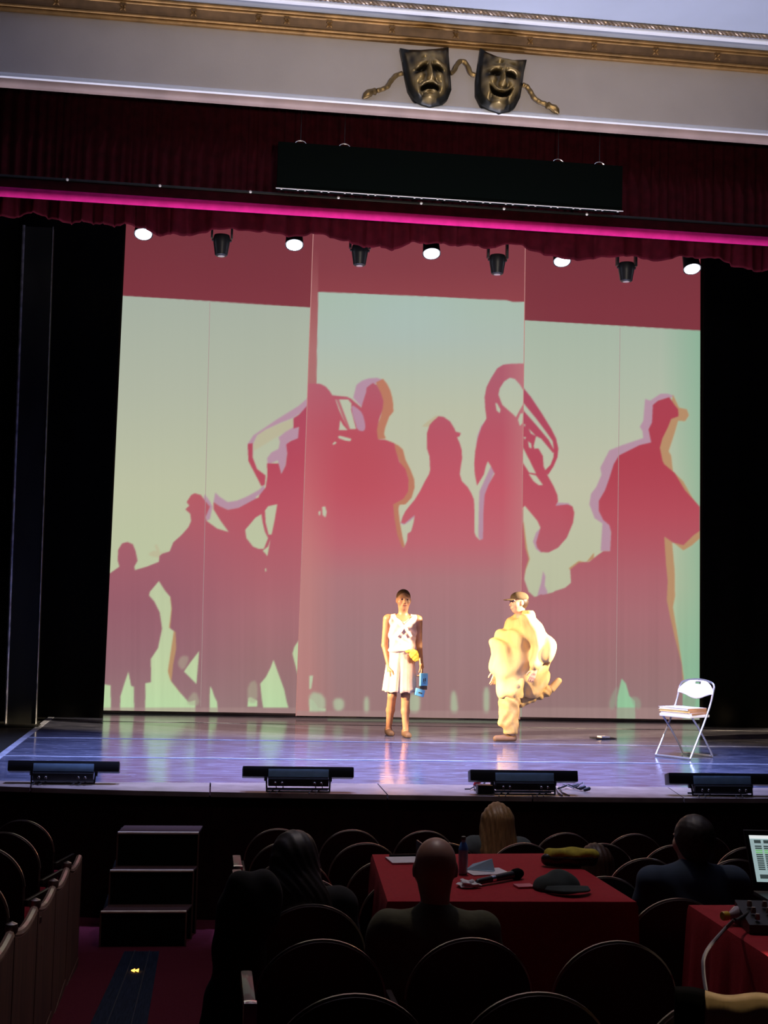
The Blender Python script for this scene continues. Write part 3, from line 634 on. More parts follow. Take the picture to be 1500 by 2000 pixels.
# --- front gauze in the middle
topc = grad([(430, (128, 60, 68)), (520, (136, 62, 70)), (600, (150, 70, 76))], gy)
bgc = grad([(560, (172, 192, 176)), (660, (178, 192, 180)), (800, (192, 196, 172)), (950, (198, 198, 172)), (1100, (196, 198, 172)), (1400, (190, 205, 168))], gy)
bgc = lerp(bgc, (176, 200, 205), np.exp(-((gx-800)/110)**2-((gy-610)/70)**2)*0.25)
corec = grad([(740, (180, 96, 112)), (850, (190, 88, 104)), (960, (200, 92, 106)), (1060, (194, 106, 116)), (1130, (178, 122, 126)), (1240, (166, 126, 128)), (1380, (160, 124, 124))], gy)  # same front-light wash painted into the gauze silhouettes
pk = np.clip((660-gx)/60, 0, 1); corec = lerp(corec, (206, 138, 130), pk*0.55*np.clip((gy-760)/300, 0.2, 1))
corec = lerp(corec, (200, 140, 138), np.clip((gx-980)/50, 0, 1)*0.6)
corec = lerp(corec, (190, 78, 88), np.exp(-((gx-700)/90)**2-((gy-900)/110)**2)*0.6)
cline = np.interp(gx, [600, 622, 800, 990, 1000, 1030], [569, 569.5, 577, 586, 589, 589.5])
inx = np.clip(gx-np.interp(gy, [560, 760], [621, 617])+.5, 0, 1)
fr = mixc(topc, bgc, np.clip(gy-cline+.5, 0, 1)*inx)
strip = (1-inx)*np.clip((gy-480)/200, 0, 1); fr = lerp(fr, (188, 132, 128), strip*0.7)
big = [(570, 750), (617, 749)]
corp = [[(560, 748)]+Cc([(85, 245), (130, 250), (180, 275), (220, 320), (245, 360), (390, 375), (430, 395), (470, 430), (530, 480), (540, 440), (575, 330), (580, 285), (640, 240), (680, 260), (720, 340), (745, 420), (735, 500), (700, 600), (680, 700), (690, 790), (760, 795), (850, 830), (862, 890), (900, 1010), (960, 1080), (990, 1180), (985, 1300), (940, 1370), (850, 1420), (840, 1420), (850, 1550), (880, 1720), (925, 1840), (950, 1850)])+[(790, 1110), (800, 1600), (560, 1600)],
        Ee([(430, 165), (480, 170), (545, 215), (585, 280), (600, 315), (650, 330), (635, 365), (612, 368), (640, 430), (660, 500), (662, 580), (650, 650), (640, 730), (660, 800), (720, 860), (755, 920), (780, 980), (785, 1100), (785, 1300), (800, 1340), (835, 1375), (870, 1380), (870, 4000), (40, 4000), (40, 1500), (100, 1440), (125, 1380), (130, 1310), (165, 1290), (190, 1200), (200, 1130), (150, 1170), (100, 1215), (65, 1205), (80, 1150), (110, 1090), (150, 1040), (200, 980), (250, 900), (300, 800), (340, 730), (350, 690), (345, 560), (320, 480), (320, 330), (345, 250), (380, 210), (405, 190)]),
        Ff([(560, 80), (400, 84), (340, 90), (290, 120), (240, 200), (205, 270), (190, 350), (195, 440), (205, 520), (165, 590), (135, 680), (115, 780), (108, 880), (112, 960), (130, 1055), (185, 965), (200, 900), (215, 860), (240, 900), (270, 960), (220, 1050), (190, 1130), (180, 1280), (178, 1480), (150, 1490), (140, 3900), (600, 3900)])]
lilp = [Cc([(450, 385), (480, 260), (490, 250), (540, 215), (600, 195), (680, 190), (740, 210), (690, 235), (640, 255), (590, 290), (560, 400), (535, 480), (490, 430)]), Cc([(430, 450), (480, 480), (540, 530), (570, 650), (560, 715), (490, 700), (470, 630), (440, 550)]),
        Ff([(270, 940), (230, 1040), (200, 1120), (190, 1280), (185, 1480), (160, 1495), (140, 1460), (145, 1200), (150, 1100), (190, 1010), (240, 900)]), Ee([(60, 1210), (100, 1150), (200, 1110), (215, 1130), (150, 1190), (95, 1225)]), Ee([(895, 205), (850, 260), (815, 350), (800, 450), (812, 450), (850, 330), (905, 230)])]
orgp = [Cc([(670, 235), (740, 200), (780, 250), (810, 310), (830, 380), (840, 450), (842, 520), (800, 570), (760, 680), (750, 740), (768, 782), (680, 792), (670, 690), (720, 560), (735, 430), (710, 340)]),
        Cc([(740, 790), (830, 820), (890, 850), (935, 890), (960, 990), (1010, 1090), (1045, 1180), (1050, 1260), (1020, 1360), (960, 1425), (900, 1430), (890, 1470), (905, 1600), (930, 1740), (955, 1845), (910, 1845), (870, 1720), (840, 1550), (830, 1410), (930, 1360), (980, 1250), (980, 1150), (920, 1050), (880, 960), (850, 880)])]
olvp = [Ee([(270, 265), (320, 220), (405, 160), (440, 160), (390, 220), (340, 268)])]
holp = [Cc([(275, 400), (400, 400), (432, 440), (428, 500), (478, 690), (400, 690), (350, 590), (310, 500)]), Cc([(322, 600), (310, 700), (395, 700), (350, 650)]), Cc([(300, 760), (320, 755), (430, 785), (425, 808), (380, 805), (310, 780)]), Cc([(245, 835), (270, 812), (290, 825), (255, 845)]), Cc([(145, 1450), (175, 1445), (190, 1500), (180, 1555), (150, 1530)]), Cc([(110, 1495), (130, 1490), (128, 1535), (112, 1530)]),
        Ff([(300, 330), (310, 280), (345, 225), (390, 195), (430, 205), (470, 250), (500, 300), (500, 400), (465, 460), (440, 510), (420, 490), (380, 455), (330, 410), (320, 385)]), Ff([(275, 395), (290, 400), (317, 450), (310, 478), (285, 455)]), Ff([(455, 530), (475, 480), (500, 480), (490, 560), (470, 580)]),
        Hh([(118, 320), (138, 320), (128, 390), (118, 390)]), Hh([(118, 500), (118, 440), (140, 450), (165, 490), (205, 492), (205, 510), (118, 512)])]
dimp = [Hh([(118, 400), (200, 420), (205, 505), (118, 505)]), Hh([(240, 440), (300, 440), (300, 500), (250, 510)]), Hh([(405, 430), (430, 430), (430, 520), (405, 520)]), Hh([(860, 400), (885, 400), (900, 520), (855, 520)]), Hh([(640, 415), (700, 415), (695, 520), (640, 520)]), Hh([(1280, 430), (1370, 420), (1370, 530), (1285, 530)]), Hh([(1430, 430), (1445, 430), (1445, 500), (1430, 500)]), Hh([(1030, 380), (1060, 380), (1060, 520), (1030, 520)])]
fr = lerp(fr, (206, 198, 152), cov(orgp, 0, 20)*0.4)
fr = lerp(fr, OLV, cov(olvp, 0, 1)*0.8); fr = lerp(fr, LIL, cov(lilp, 0, 2)*0.95); fr = lerp(fr, (192, 122, 96), cov(orgp, 0, 1)*0.95)
cv_ = cov(corp, 0, 1); cv_ *= np.clip((gy-700)/1, 0, 1)
fr = mixc(fr, corec, cv_); fr = mixc(fr, bgc, cov(holp, 0, 1)); fr = lerp(fr, LIL, cov([Cc([(432, 450), (480, 480), (540, 530), (570, 650), (560, 715), (490, 700), (470, 630), (442, 550)])], 1, 1)*0.95)
fr = mixc(fr, np.broadcast_to(np.array([182., 196, 164]), fr.shape), cov(dimp, 1, 12)*0.85)
tb = cov([Cc([(280, 395), (310, 395), (420, 690), (395, 695)])], 0, 1); fr = mixc(fr, corec, tb*0.8)
for img in (back, fr):      # vertical streaks paint cloth-fold shading into the picture, stronger lower down
    img[:] = lerp(img, (172, 142, 138), np.clip((gy-(1386 if img is fr else 1380))/3, 0, 1)*0.55)
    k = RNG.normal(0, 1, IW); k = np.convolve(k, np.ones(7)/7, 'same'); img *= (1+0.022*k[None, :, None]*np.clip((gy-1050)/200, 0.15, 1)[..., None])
def lin(c):
    c = np.clip(c, 0, 255)/255; return np.where(c <= 0.04045, c/12.92, ((c+0.055)/1.055)**2.4)
def sample(img, px, py):
    x = np.clip(px-IX0-.5, 0, IW-1.001); y = np.clip(py-IY0-.5, 0, IH-1.001); i = x.astype(int); j = y.astype(int); fx = (x-i)[..., None]; fy = (y-j)[..., None]
    return (img[j, i]*(1-fx)+img[j, i+1]*fx)*(1-fy)+(img[j+1, i]*(1-fx)+img[j+1, i+1]*fx)*fy
def cloth(name, img, Y, left, right, ztop, zbot, cols, m, root, wave=0.0, step=2.0, hem=None):
    nz = int((ztop-zbot)/(step*18.2/FPX))+1
    Zs = np.linspace(zbot, ztop, nz); t = (Zs-zbot)/(ztop-zbot)
    u = np.concatenate(cols) if isinstance(cols, list) else cols
    xl = left[0]+(left[1]-left[0])*t; xr = right[0]+(right[1]-right[0])*t
    X = xl[:, None]+(xr-xl)[:, None]*u[None, :]; Zg = np.repeat(Zs[:, None], len(u), 1)
    Yg = Y+wave*(np.sin(X*7.0+1)+0.6*np.sin(X*16))*(1-0.6*t[:, None])
    V = np.stack([X, Yg, Zg], -1).reshape(-1, 3); q = pix(np.stack([X, np.full_like(X, Y), Zg], -1).reshape(-1, 3))
    Cl = lin(sample(img, q[:, 0], q[:, 1]))
    nu = len(u); I = np.arange(nz*nu).reshape(nz, nu); Fq = np.stack([I[:-1, :-1], I[:-1, 1:], I[1:, 1:], I[1:, :-1]], -1).reshape(-1, 4)
    me = bpy.data.meshes.new(name); me.vertices.add(len(V)); me.vertices.foreach_set('co', V.astype(np.float32).ravel())
    me.loops.add(Fq.size); me.loops.foreach_set('vertex_index', Fq.astype(np.int32).ravel()); me.polygons.add(len(Fq)); me.polygons.foreach_set('loop_start', np.arange(0, Fq.size, 4, dtype=np.int32))
    me.update(calc_edges=True)
    at = me.color_attributes.new('picture', 'FLOAT_COLOR', 'POINT'); at.data.foreach_set('color', np.c_[Cl, np.ones(len(Cl))].astype(np.float32).ravel())
    me.materials.append(m); o = link(name, me); under(o, root); return o
PIC = attr_mat('projected_picture', 'picture', 0.92, 0.9, base=(0.05, 0.05, 0.05))
M['hem'] = mat('grey_cloth_hem', (0.30, 0.25, 0.24), 0.8, var=0.08)
BY, CYY = 18.25, 17.85
def xat(px, py, Y): return P(px, py, Y=Y)[0]
zt_b, zb_b = zz(425, BY), max(1.03, P(700, 1399.5, Y=BY)[2])
lb = (xat(202, 1390, BY), xat(246.5, 440, BY)); rb = (xat(1366.3, 1400, BY), xat(1367.5, 530, BY))
bw = thing('backdrop_screen', 'wide back projection cloth showing silhouettes of marching musicians', 'projection screen', ((lb[0]+rb[0])/2, BY, zb_b))
fb = np.linspace(0, 1, 584); keep = (fb < 0.385) | (fb > 0.675); fb = np.unique(np.r_[fb[keep], np.linspace(0.385, 0.675, 18)])
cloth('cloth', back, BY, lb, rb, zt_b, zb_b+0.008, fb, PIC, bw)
b = MB(); b.box((lb[0], BY-0.02, zb_b-0.02), (rb[0], BY+0.02, zb_b+0.006), 0.004); under(b.build('hem', M['hem'], None), bw)
M['seam'] = mat('pale_seam', (0.4, 0.3, 0.3), 0.9, emit=(0.42, 0.30, 0.29), estr=0.8)
for pa, pb in (((410, 590), (392, 1380)), ((1211, 640), (1203, 1380))):
    a, c = P(*pa, Y=BY-0.004), P(*pb, Y=BY-0.004); b = MB(); b.tube([a, c], 0.004, 6); under(b.build('seam', M['seam'], None), bw)
zb_c = max(1.012, P(800, 1402, Y=CYY)[2])
lc = (xat(578, 1400, CYY), xat(611.5, 470, CYY)); rc = (xat(1015, 1400, CYY), xat(1025, 500, CYY))
cw = thing('gauze_screen', 'narrow centre gauze panel with musician silhouettes hung before the back cloth', 'projection screen', ((lc[0]+rc[0])/2, CYY, zb_c))
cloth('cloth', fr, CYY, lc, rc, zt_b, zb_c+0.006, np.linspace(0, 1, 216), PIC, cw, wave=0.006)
b = MB(); b.box((lc[0], CYY-0.02, zb_c-0.01), (rc[0], CYY+0.02, zb_c+0.004), 0.004); under(b.build('hem', M['hem'], None), cw)
M['selvage'] = mat('lit_selvage', (0.6, 0.4, 0.36), 0.9, emit=(0.62, 0.28, 0.25), estr=0.7)
for e in (lc, rc):
    b = MB(); b.tube([(e[0], CYY-0.003, zb_c), (e[1], CYY-0.003, zt_b)], 0.006, 6); under(b.build('selvage', M['selvage'], None), cw)

# black masking
def drape(name, X0, X1, Y, z0_, z1_, label, lean=0.0, per=0.5, amp=0.03, seed=2, m='black_cloth'):
    root = thing(name, label, 'curtain', ((X0+X1)/2, Y, z0_)); xs2 = np.arange(X0, X1+0.001, 0.05); V = []
    for x in xs2:
        for t in np.linspace(0, 1, 6):
            V.append((x+lean*t, Y+amp*math.sin(x*2*math.pi/per+seed)+0.4*amp*math.sin(x*5.1), z0_+(z1_-z0_)*t))
    b = MB(); b.grid(V, len(xs2), 6); o = b.build('cloth', M[m], None, ang=180); under(o, root); solid(o, 0.008); return root
DY = 17.5
xl1 = P(204, 1393, Y=DY)[0]; lean = P(246, 445, Y=DY)[0]-xl1
drape('masking_leg', -8.5, xl1, DY, 1.003, 9, 'black masking curtain beside the boy silhouette on the back cloth', lean, amp=0.012)
xr1 = P(1367, 1410, Y=DY)[0]
drape('masking_leg', xr1, 12.5, DY, 1.003, 9, 'black masking curtain behind the white folding chair', 0.0, amp=0.012)
# black upright wing flat with worn aluminium edges
WZ = P(40, 1416, Z=STAGE); WY = WZ[1]
wf = thing('wing_flat', 'tall narrow black wing flat with worn metal edges beside the taped floor line', 'stage flat', WZ)
a0, a1 = P(11, 1415, Y=WY), P(70, 1413, Y=WY); t0, t1 = P(47, 442, Y=WY), P(104, 445, Y=WY)
b = MB(); b.add([a0*[1, 1, 0]+[0, 0, STAGE], a1*[1, 1, 0]+[0, 0, STAGE], t1, t0]+[q+np.array([0, 0.12, 0]) for q in (a0*[1, 1, 0]+[0, 0, STAGE], a1*[1, 1, 0]+[0, 0, STAGE], t1, t0)], [(0, 1, 2, 3), (7, 6, 5, 4), (0, 4, 5, 1), (1, 5, 6, 2), (2, 6, 7, 3), (3, 7, 4, 0)])
under(b.build('panel', M['black_flat'], None, smooth=False), wf)
for (s0, s1, r) in ((a0, t0, 0.018), (a1, t1, 0.006)):
    pp = [np.array([s0[0], WY-0.01, STAGE+0.01])+(s1-np.array([s0[0], WY, STAGE]))*t for t in np.linspace(0, 1, 12)]
    b = MB(); b.tube(pp, r, 6); under(b.build('metal_edge', M['alu'], None), wf)
b = MB(); b.box((a0[0]-0.1, WY-0.25, STAGE+0.001), (a1[0]+0.06, WY-0.02, STAGE+0.02), 0.004); under(b.build('foot_plate', M['black_flat'], None), wf)
drape('side_tormentor', -8.8, P(22, 1420, Y=WY+0.4)[0], WY+0.4, 1.003, 9, 'black curtain behind the narrow wing flat', P(52, 440, Y=WY+0.4)[0]-P(22, 1420, Y=WY+0.4)[0], amp=0.02)

# ------------------------------------------------------------------ overhead lamps
BLUE = (0.40, 0.48, 1.0)
def par(px, py, label, Y=12.1):
    p = P(px, py, Y=Y); root = thing('par_lamp', label, 'stage light', p, 0, 'lit lamps under the valance')
    T = Matrix.Rotation(math.radians(-24), 4, 'X')
    b = MB(); b.lathe([(0.045, 0.24), (0.07, 0.22), (0.080, 0.06), (0.086, 0.0), (0.080, 0.004)], 24, T); b.build('housing', M['black'], root)
    b = MB(); b.lathe([(0.002, -0.012), (0.05, -0.010), (0.074, 0.0), (0.074, 0.02)], 24, T); b.build('lens', M['lens_on'], root)
    b = MB(); b.tube([(-0.09, 0, 0.12), (-0.10, 0.02, 0.3), (0, 0.03, 0.36), (0.10, 0.02, 0.3), (0.09, 0, 0.12)], 0.008, 6); b.tube([(0, 0.03, 0.36), (0, 0.03, 0.6)], 0.012, 6); b.build('yoke', M['black'], root)
    light('par_beam', 'SPOT', tuple(p+np.array([0, -0.03, -0.06])), (p[0], 12.9, 1.0), 1800, BLUE, 0.07, 64, 0.7)
    return root
for (px, py), l in zip([(280, 458), (575, 479), (843, 496), (1098, 511), (1352, 526)], ['lit white stage lamp nearest the boy silhouette end of the valance', 'second lit white stage lamp, over the left edge of the centre gauze', 'third lit white stage lamp, above the middle of the centre gauze', 'fourth lit white stage lamp, just past the right edge of the gauze', 'lit white stage lamp at the end above the folding chair']): par(px, py, l)
BARZ = P(843, 496, Y=12.1)[2]+0.635
def can(px, y0, y1, label, Y=12.1):
    pb, pt = P(px, y1, Y=Y), P(px, y0, Y=Y); h = pt[2]-pb[2]; root = thing('moving_head', label, 'stage light', pb, 0, 'dark lamps under the valance')
    b = MB(); b.lathe([(0.048, 0.0), (0.058, 0.008), (0.064, 0.05), (0.074, h*0.7), (0.078, h), (0.07, h+0.03)], 20); b.build('housing', M['black'], root)
    b = MB(); b.lathe([(0.004, -0.006), (0.030, -0.004), (0.034, 0.004)], 20); b.build('lens', M['lens_off'], root)
    b = MB(); b.box((-0.10, -0.03, h), (-0.08, 0.03, h+0.22), 0.004); b.box((0.08, -0.03, h), (0.10, 0.03, h+0.22), 0.004); b.box((-0.10, -0.03, h+0.2), (0.10, 0.03, h+0.24), 0.004); b.tube([(0, 0, h+.24), (0, 0, BARZ-pb[2]-0.026)], 0.015, 8); b.tube([(-.09, 0, h*.9), (.09, 0, h*.9)], 0.012, 8); b.build('yoke', M['black'], root)
for (px, y0, y1), l in zip([(432, 466, 500), (702, 486, 519), (971, 505, 536), (1223, 520, 550)], ['unlit black lamp above the trombone silhouette', 'unlit black lamp over the left part of the gauze', 'unlit black lamp over the right part of the gauze', 'unlit black lamp above the capped man silhouette']): can(px, y0, y1, l)
b = MB(); b.tube([(-6, 12.11, BARZ), (10, 12.11, BARZ)], 0.025, 10); tag(b.build('lighting_bar', M['black']), 'black pipe carrying the stage lamps behind the red valance', 'pipe')

# ------------------------------------------------------------------ LED battens on the stage lip
def led_bar(xa, xb, yt, yb, ybase, label, tilt=0.0):
    mid = (xa+xb)/2; base = P(mid, ybase, Z=STAGE+0.004); Y = base[1]
    sc = (P(xb, yt, Y=Y)[0]-P(xa, yt, Y=Y)[0]); zb_ = P(mid, yb, Y=Y)[2]-base[2]; zt_ = P(mid, yt, Y=Y)[2]-base[2]; w2 = sc/2
    root = thing('led_batten', label, 'stage light', base, 0, 'LED battens along the stage edge')
    T = Matrix.Translation((0, 0.02, (zb_+zt_)/2)) @ Matrix.Rotation(-0.25, 4, 'X'); hz = (zt_-zb_)/2
    b = MB(); b.box((-w2, -0.055, -hz), (w2, 0.055, hz), 0.012, T); b.build('lamp_body', M['black'], root)
    b = MB(); b.box((-w2*0.54, -0.062, -hz*1.0), (w2*0.54, -0.054, hz*0.45), 0.002, T); b.build('rear_panel', M['bluegrey'], root)
    b = MB(); b.box((-w2*0.54, -0.075, zb_-0.055), (w2*0.54, 0.0, zb_+0.004), 0.004); pbx = b.build('power_box', M['black'], root)
    for s in (-1, 1):
        b = MB(); b.tube([(s*w2*0.58, 0, (zb_+zt_)/2), (s*w2*0.57, -0.03, zb_-0.02), (s*w2*0.56, -0.05, 0.006)], 0.007, 6); b.lathe([(0.016, -0.012), (0.018, 0.012)], 12, Matrix.Translation((s*w2*0.58, 0, zb_-0.008)) @ Matrix.Rotation(math.pi/2, 4, 'Y')); b.build('bracket', M['black'], root)
    b = MB(); b.tube([(-w2*0.56, -0.05, 0.010), (w2*0.56, -0.05, 0.010)], 0.008, 6); b.tube([(-w2*0.56, 0.07, 0.010), (w2*0.56, 0.07, 0.010)], 0.008, 6); b.tube([(-w2*0.56, -0.05, 0.035), (w2*0.56, -0.05, 0.035)], 0.006, 6); b.build('stand_frame', M['black'], root)
    for t in (-0.42, -0.30, 0.28, 0.40):
        b = MB(); b.lathe([(0.009, 0), (0.011, 0.006), (0.011, 0.022), (0.007, 0.026)], 10, Matrix.Translation((w2*t, -0.076, zb_-0.028)) @ Matrix.Rotation(math.pi/2, 4, 'X')); pl = b.build('plug', M['chrome'], pbx)
        b = MB(); x = w2*t; b.tube([(x, -0.10, zb_-0.028), (x+0.01, -0.105, zb_-0.06), (x-0.03, -0.08, 0.012), (x-0.05, -0.16, 0.009)], 0.004, 6); b.build('cable', M['cable'], root)
    light('batten_glow', 'AREA', tuple(base+np.array([0, -0.06, zt_+0.03])), tuple(base+np.array([0, 0.28, 5.0])), 40, (0.86, 0.84, 1.0), sc*0.9, spread=100, size_y=0.05)
    return root
led_bar(15, 233, 1488, 1509, 1530, 'LED batten standing beyond the low steps, next to the taped floor line')
led_bar(473, 690, 1499, 1520, 1547, 'LED batten on the stage edge in front of the gauze, above the dark-haired woman')
led_bar(917, 1127, 1506, 1528, 1552, 'LED batten with a red plug and loose cables beside it')
led_bar(1304, 1510, 1512, 1534, 1554, 'LED batten on the stage edge below the folding chair')
# loose cables beside the third batten
def pz(px, py, h=0.0): p = P(px, py, Z=STAGE+0.004); return p+np.array([0, 0, h])
cb = thing('cable_bundle', 'tangle of thin cables and plugs on the stage edge right of the cabled batten', 'cable', pz(1125, 1548))
def ctube(name, pts, r, m, root):
    b = MB(); b.tube([np.array(p)-np.array(root.location) for p in pts], r, 6); return b.build(name, m, root)
ctube('cable', [pz(1090, 1545, .02), pz(1110, 1540, .03), pz(1130, 1545, .02), pz(1144, 1543, .015)], 0.008, M['cable'], cb)
ctube('cable', [pz(1100, 1538, .03), pz(1120, 1545, .025), pz(1138, 1540, .05), pz(1146, 1545, .012)], 0.007, M['grey_cable'], cb)
ctube('cable', [pz(1092, 1542, .02), pz(1098, 1550, .008), pz(1112, 1556, .008)], 0.006, M['cable'], cb)
ctube('cable', [pz(1085, 1543, .02), pz(1090, 1550, .008), pz(1098, 1556, .008)], 0.006, M['cable'], cb)
for px, py in ((1118, 1541), (1131, 1545), (1140, 1548)):
    b = MB(); b.lathe([(0.012, 0), (0.016, 0.01), (0.016, 0.05), (0.008, 0.06)], 10, Matrix.Translation(Vector(pz(px, py, .02)-np.array(cb.location))) @ Matrix.Rotation(1.3, 4, 'Y')); b.build('plug', M['cable'], cb)
rpg = thing('power_plug', 'red plug with a short lead on the stage edge left of the cabled batten', 'plug', pz(926, 1541))
b = MB(); b.lathe([(0.012, 0.0), (0.02, 0.02), (0.026, 0.05), (0.028, 0.10), (0.02, 0.11)], 12, Matrix.Translation((0, 0, 0.025)) @ Matrix.Rotation(0.7, 4, 'Y')); b.build('plug_body', M['red_plug'], rpg)
ctube('lead', [pz(926, 1541, .02), pz(918, 1544, .012), pz(908, 1543, .008)], 0.005, M['cable'], rpg); ctube('lead', [pz(926, 1541, .03), pz(927, 1545, .01), pz(945, 1546, .01)], 0.006, M['cable'], rpg)
jb = thing('junction_box', 'small black cable box beside the red plug', 'box', pz(947, 1549)); b = MB(); b.box((-0.07, -0.05, 0.0), (0.07, 0.05, 0.07), 0.012); b.build('box_body', M['black'], jb); ctube('cable_loop', [pz(945, 1545, .06), pz(952, 1540, .10), pz(960, 1542, .11), pz(966, 1548, .06)], 0.007, M['cable'], jb)
# ------------------------------------------------------------------ white folding chair with folders, device on the floor
def bez(p, n=6):
    """rounded polyline: Chaikin-smoothed open path"""
    p = [np.array(q, float) for q in p]
    for _ in range(2):
        o = [p[0]]
        for a, c in zip(p[:-1], p[1:]): o += [a*.75+c*.25, a*.25+c*.75]
        p = o+[p[-1]]
    return p
CB = P(1339, 1478, Z=STAGE+0.002); CRZ = -0.95     # chair faces the actors, turned to its left
fc = thing('folding_chair', 'white metal folding chair carrying a pile of folders at the stage edge', 'chair', CB, CRZ)
hw = 0.215
for s in (-1, 1):
    b = MB(); b.tube(bez([(s*hw, 0.20, 0.80-0.06), (s*hw, 0.12, 0.52), (s*hw, -0.20, 0.06), (s*hw, -0.235, 0.012)]), 0.011, 8); b.build('frame_tube', M['chair_frame'], fc)
    b = MB(); b.tube(bez([(s*(hw-0.03), -0.16, 0.43), (s*(hw-0.03), 0.02, 0.26), (s*(hw-0.03), 0.20, 0.05), (s*(hw-0.03), 0.225, 0.012)]), 0.010, 8); b.build('rear_leg', M['chair_frame'], fc)
    b = MB(); b.lathe([(0.012, -0.012), (0.014, 0), (0.012, 0.012)], 12, Matrix.Translation((s*(hw-0.015), 0.105, 0.47)) @ Matrix.Rotation(math.pi/2, 4, 'Y')); b.build('hinge', M['chrome'], fc)
for nm, y, ww in (('front_rail', -0.235, hw), ('rear_rail', 0.225, hw-0.03)):
    b = MB(); b.tube([(-ww, y, 0.012), (ww, y, 0.012)], 0.012, 8); b.build(nm, M['chair_frame'], fc)
b = MB(); b.box((-hw+0.02, -0.21, 0.425), (hw-0.02, 0.15, 0.455), 0.012); b.build('seat', M['chair_white'], fc)
# rounded back panel with a hand slot
V = []; nu, nv = 25, 9
def back_pt(u, v):
    top = 0.815-0.115*abs(u)**2.6; bot = 0.655-0.055*math.cos(u*math.pi/2)**2+0.01
    z = bot+(top-bot)*v; y = 0.115+(z-0.5)*0.29-0.035*(1-u*u)*0+0.03*(1-u*u)
    return (u*hw*1.02, y, z)
for i in range(nu):
    for j in range(nv): V.append(back_pt(-1+2*i/(nu-1), j/(nv-1)))
b = MB(); n0 = len(V); b.grid(V, nu, nv)
b.f = [f for f in b.f if not (any(10 <= f[0]//nv <= 13 for _ in (0,)) and f[0] % nv == 6)]
solid(b.build('backrest', M['chair_white'], fc), 0.016)
b = MB(); b.tube(bez([(-hw, 0.20, 0.735), (-hw*0.9, 0.215, 0.79), (0, 0.24, 0.822), (hw*0.9, 0.215, 0.79), (hw, 0.20, 0.735)]), 0.011, 8); b.build('top_rail', M['chair_frame'], fc)
Rz = Matrix.Rotation(CRZ, 3, 'Z')
def on_chair(x, y, z): return np.array(CB)+np.array(Rz @ Vector((x, y, z)))
for k, (dx, dy, da, th, m, lab) in enumerate([(0.0, -0.03, 0.05, 0.020, 'book_a', 'white folder lying lowest on the folding chair seat'), (-0.01, -0.04, 0.02, 0.024, 'book_b', 'yellow folder between two others on the chair'), (-0.015, -0.035, -0.06, 0.022, 'book_a', 'white folder with a brown spine on top of the chair pile')]):
    z = 0.456+[0, 0.021, 0.046][k]
    bk = thing('folder', lab, 'folder', on_chair(dx, dy, z), CRZ+da, 'folders on the chair')
    b = MB(); b.box((-0.19, -0.155, 0.002), (0.185, 0.15, th-0.002), 0.002); b.build('pages', M['book_a' if k != 1 else 'book_b'], bk)
    b = MB(); b.box((-0.2, -0.16, 0), (0.19, 0.155, 0.002)); b.box((-0.2, -0.16, th-0.002), (0.19, 0.155, th)); b.build('cover', M[m], bk)
    b = MB(); b.box((0.186, -0.16, 0.0), (0.192, 0.155, th), 0.001); b.build('spine', M['book_c'], bk)
dv = P(1179, 1442, Z=STAGE+0.003)
tb_ = thing('clipboard', 'black clipboard with a white paper lying flat on the stage floor', 'clipboard', dv, 0.25)
b = MB(); b.box((-0.14, -0.09, 0), (0.13, 0.10, 0.010), 0.003); b.build('board', M['black'], tb_)
b = MB(); b.box((-0.05, -0.05, 0.0105), (0.06, 0.07, 0.026), 0.004); b.build('paper', M['paper'], tb_)

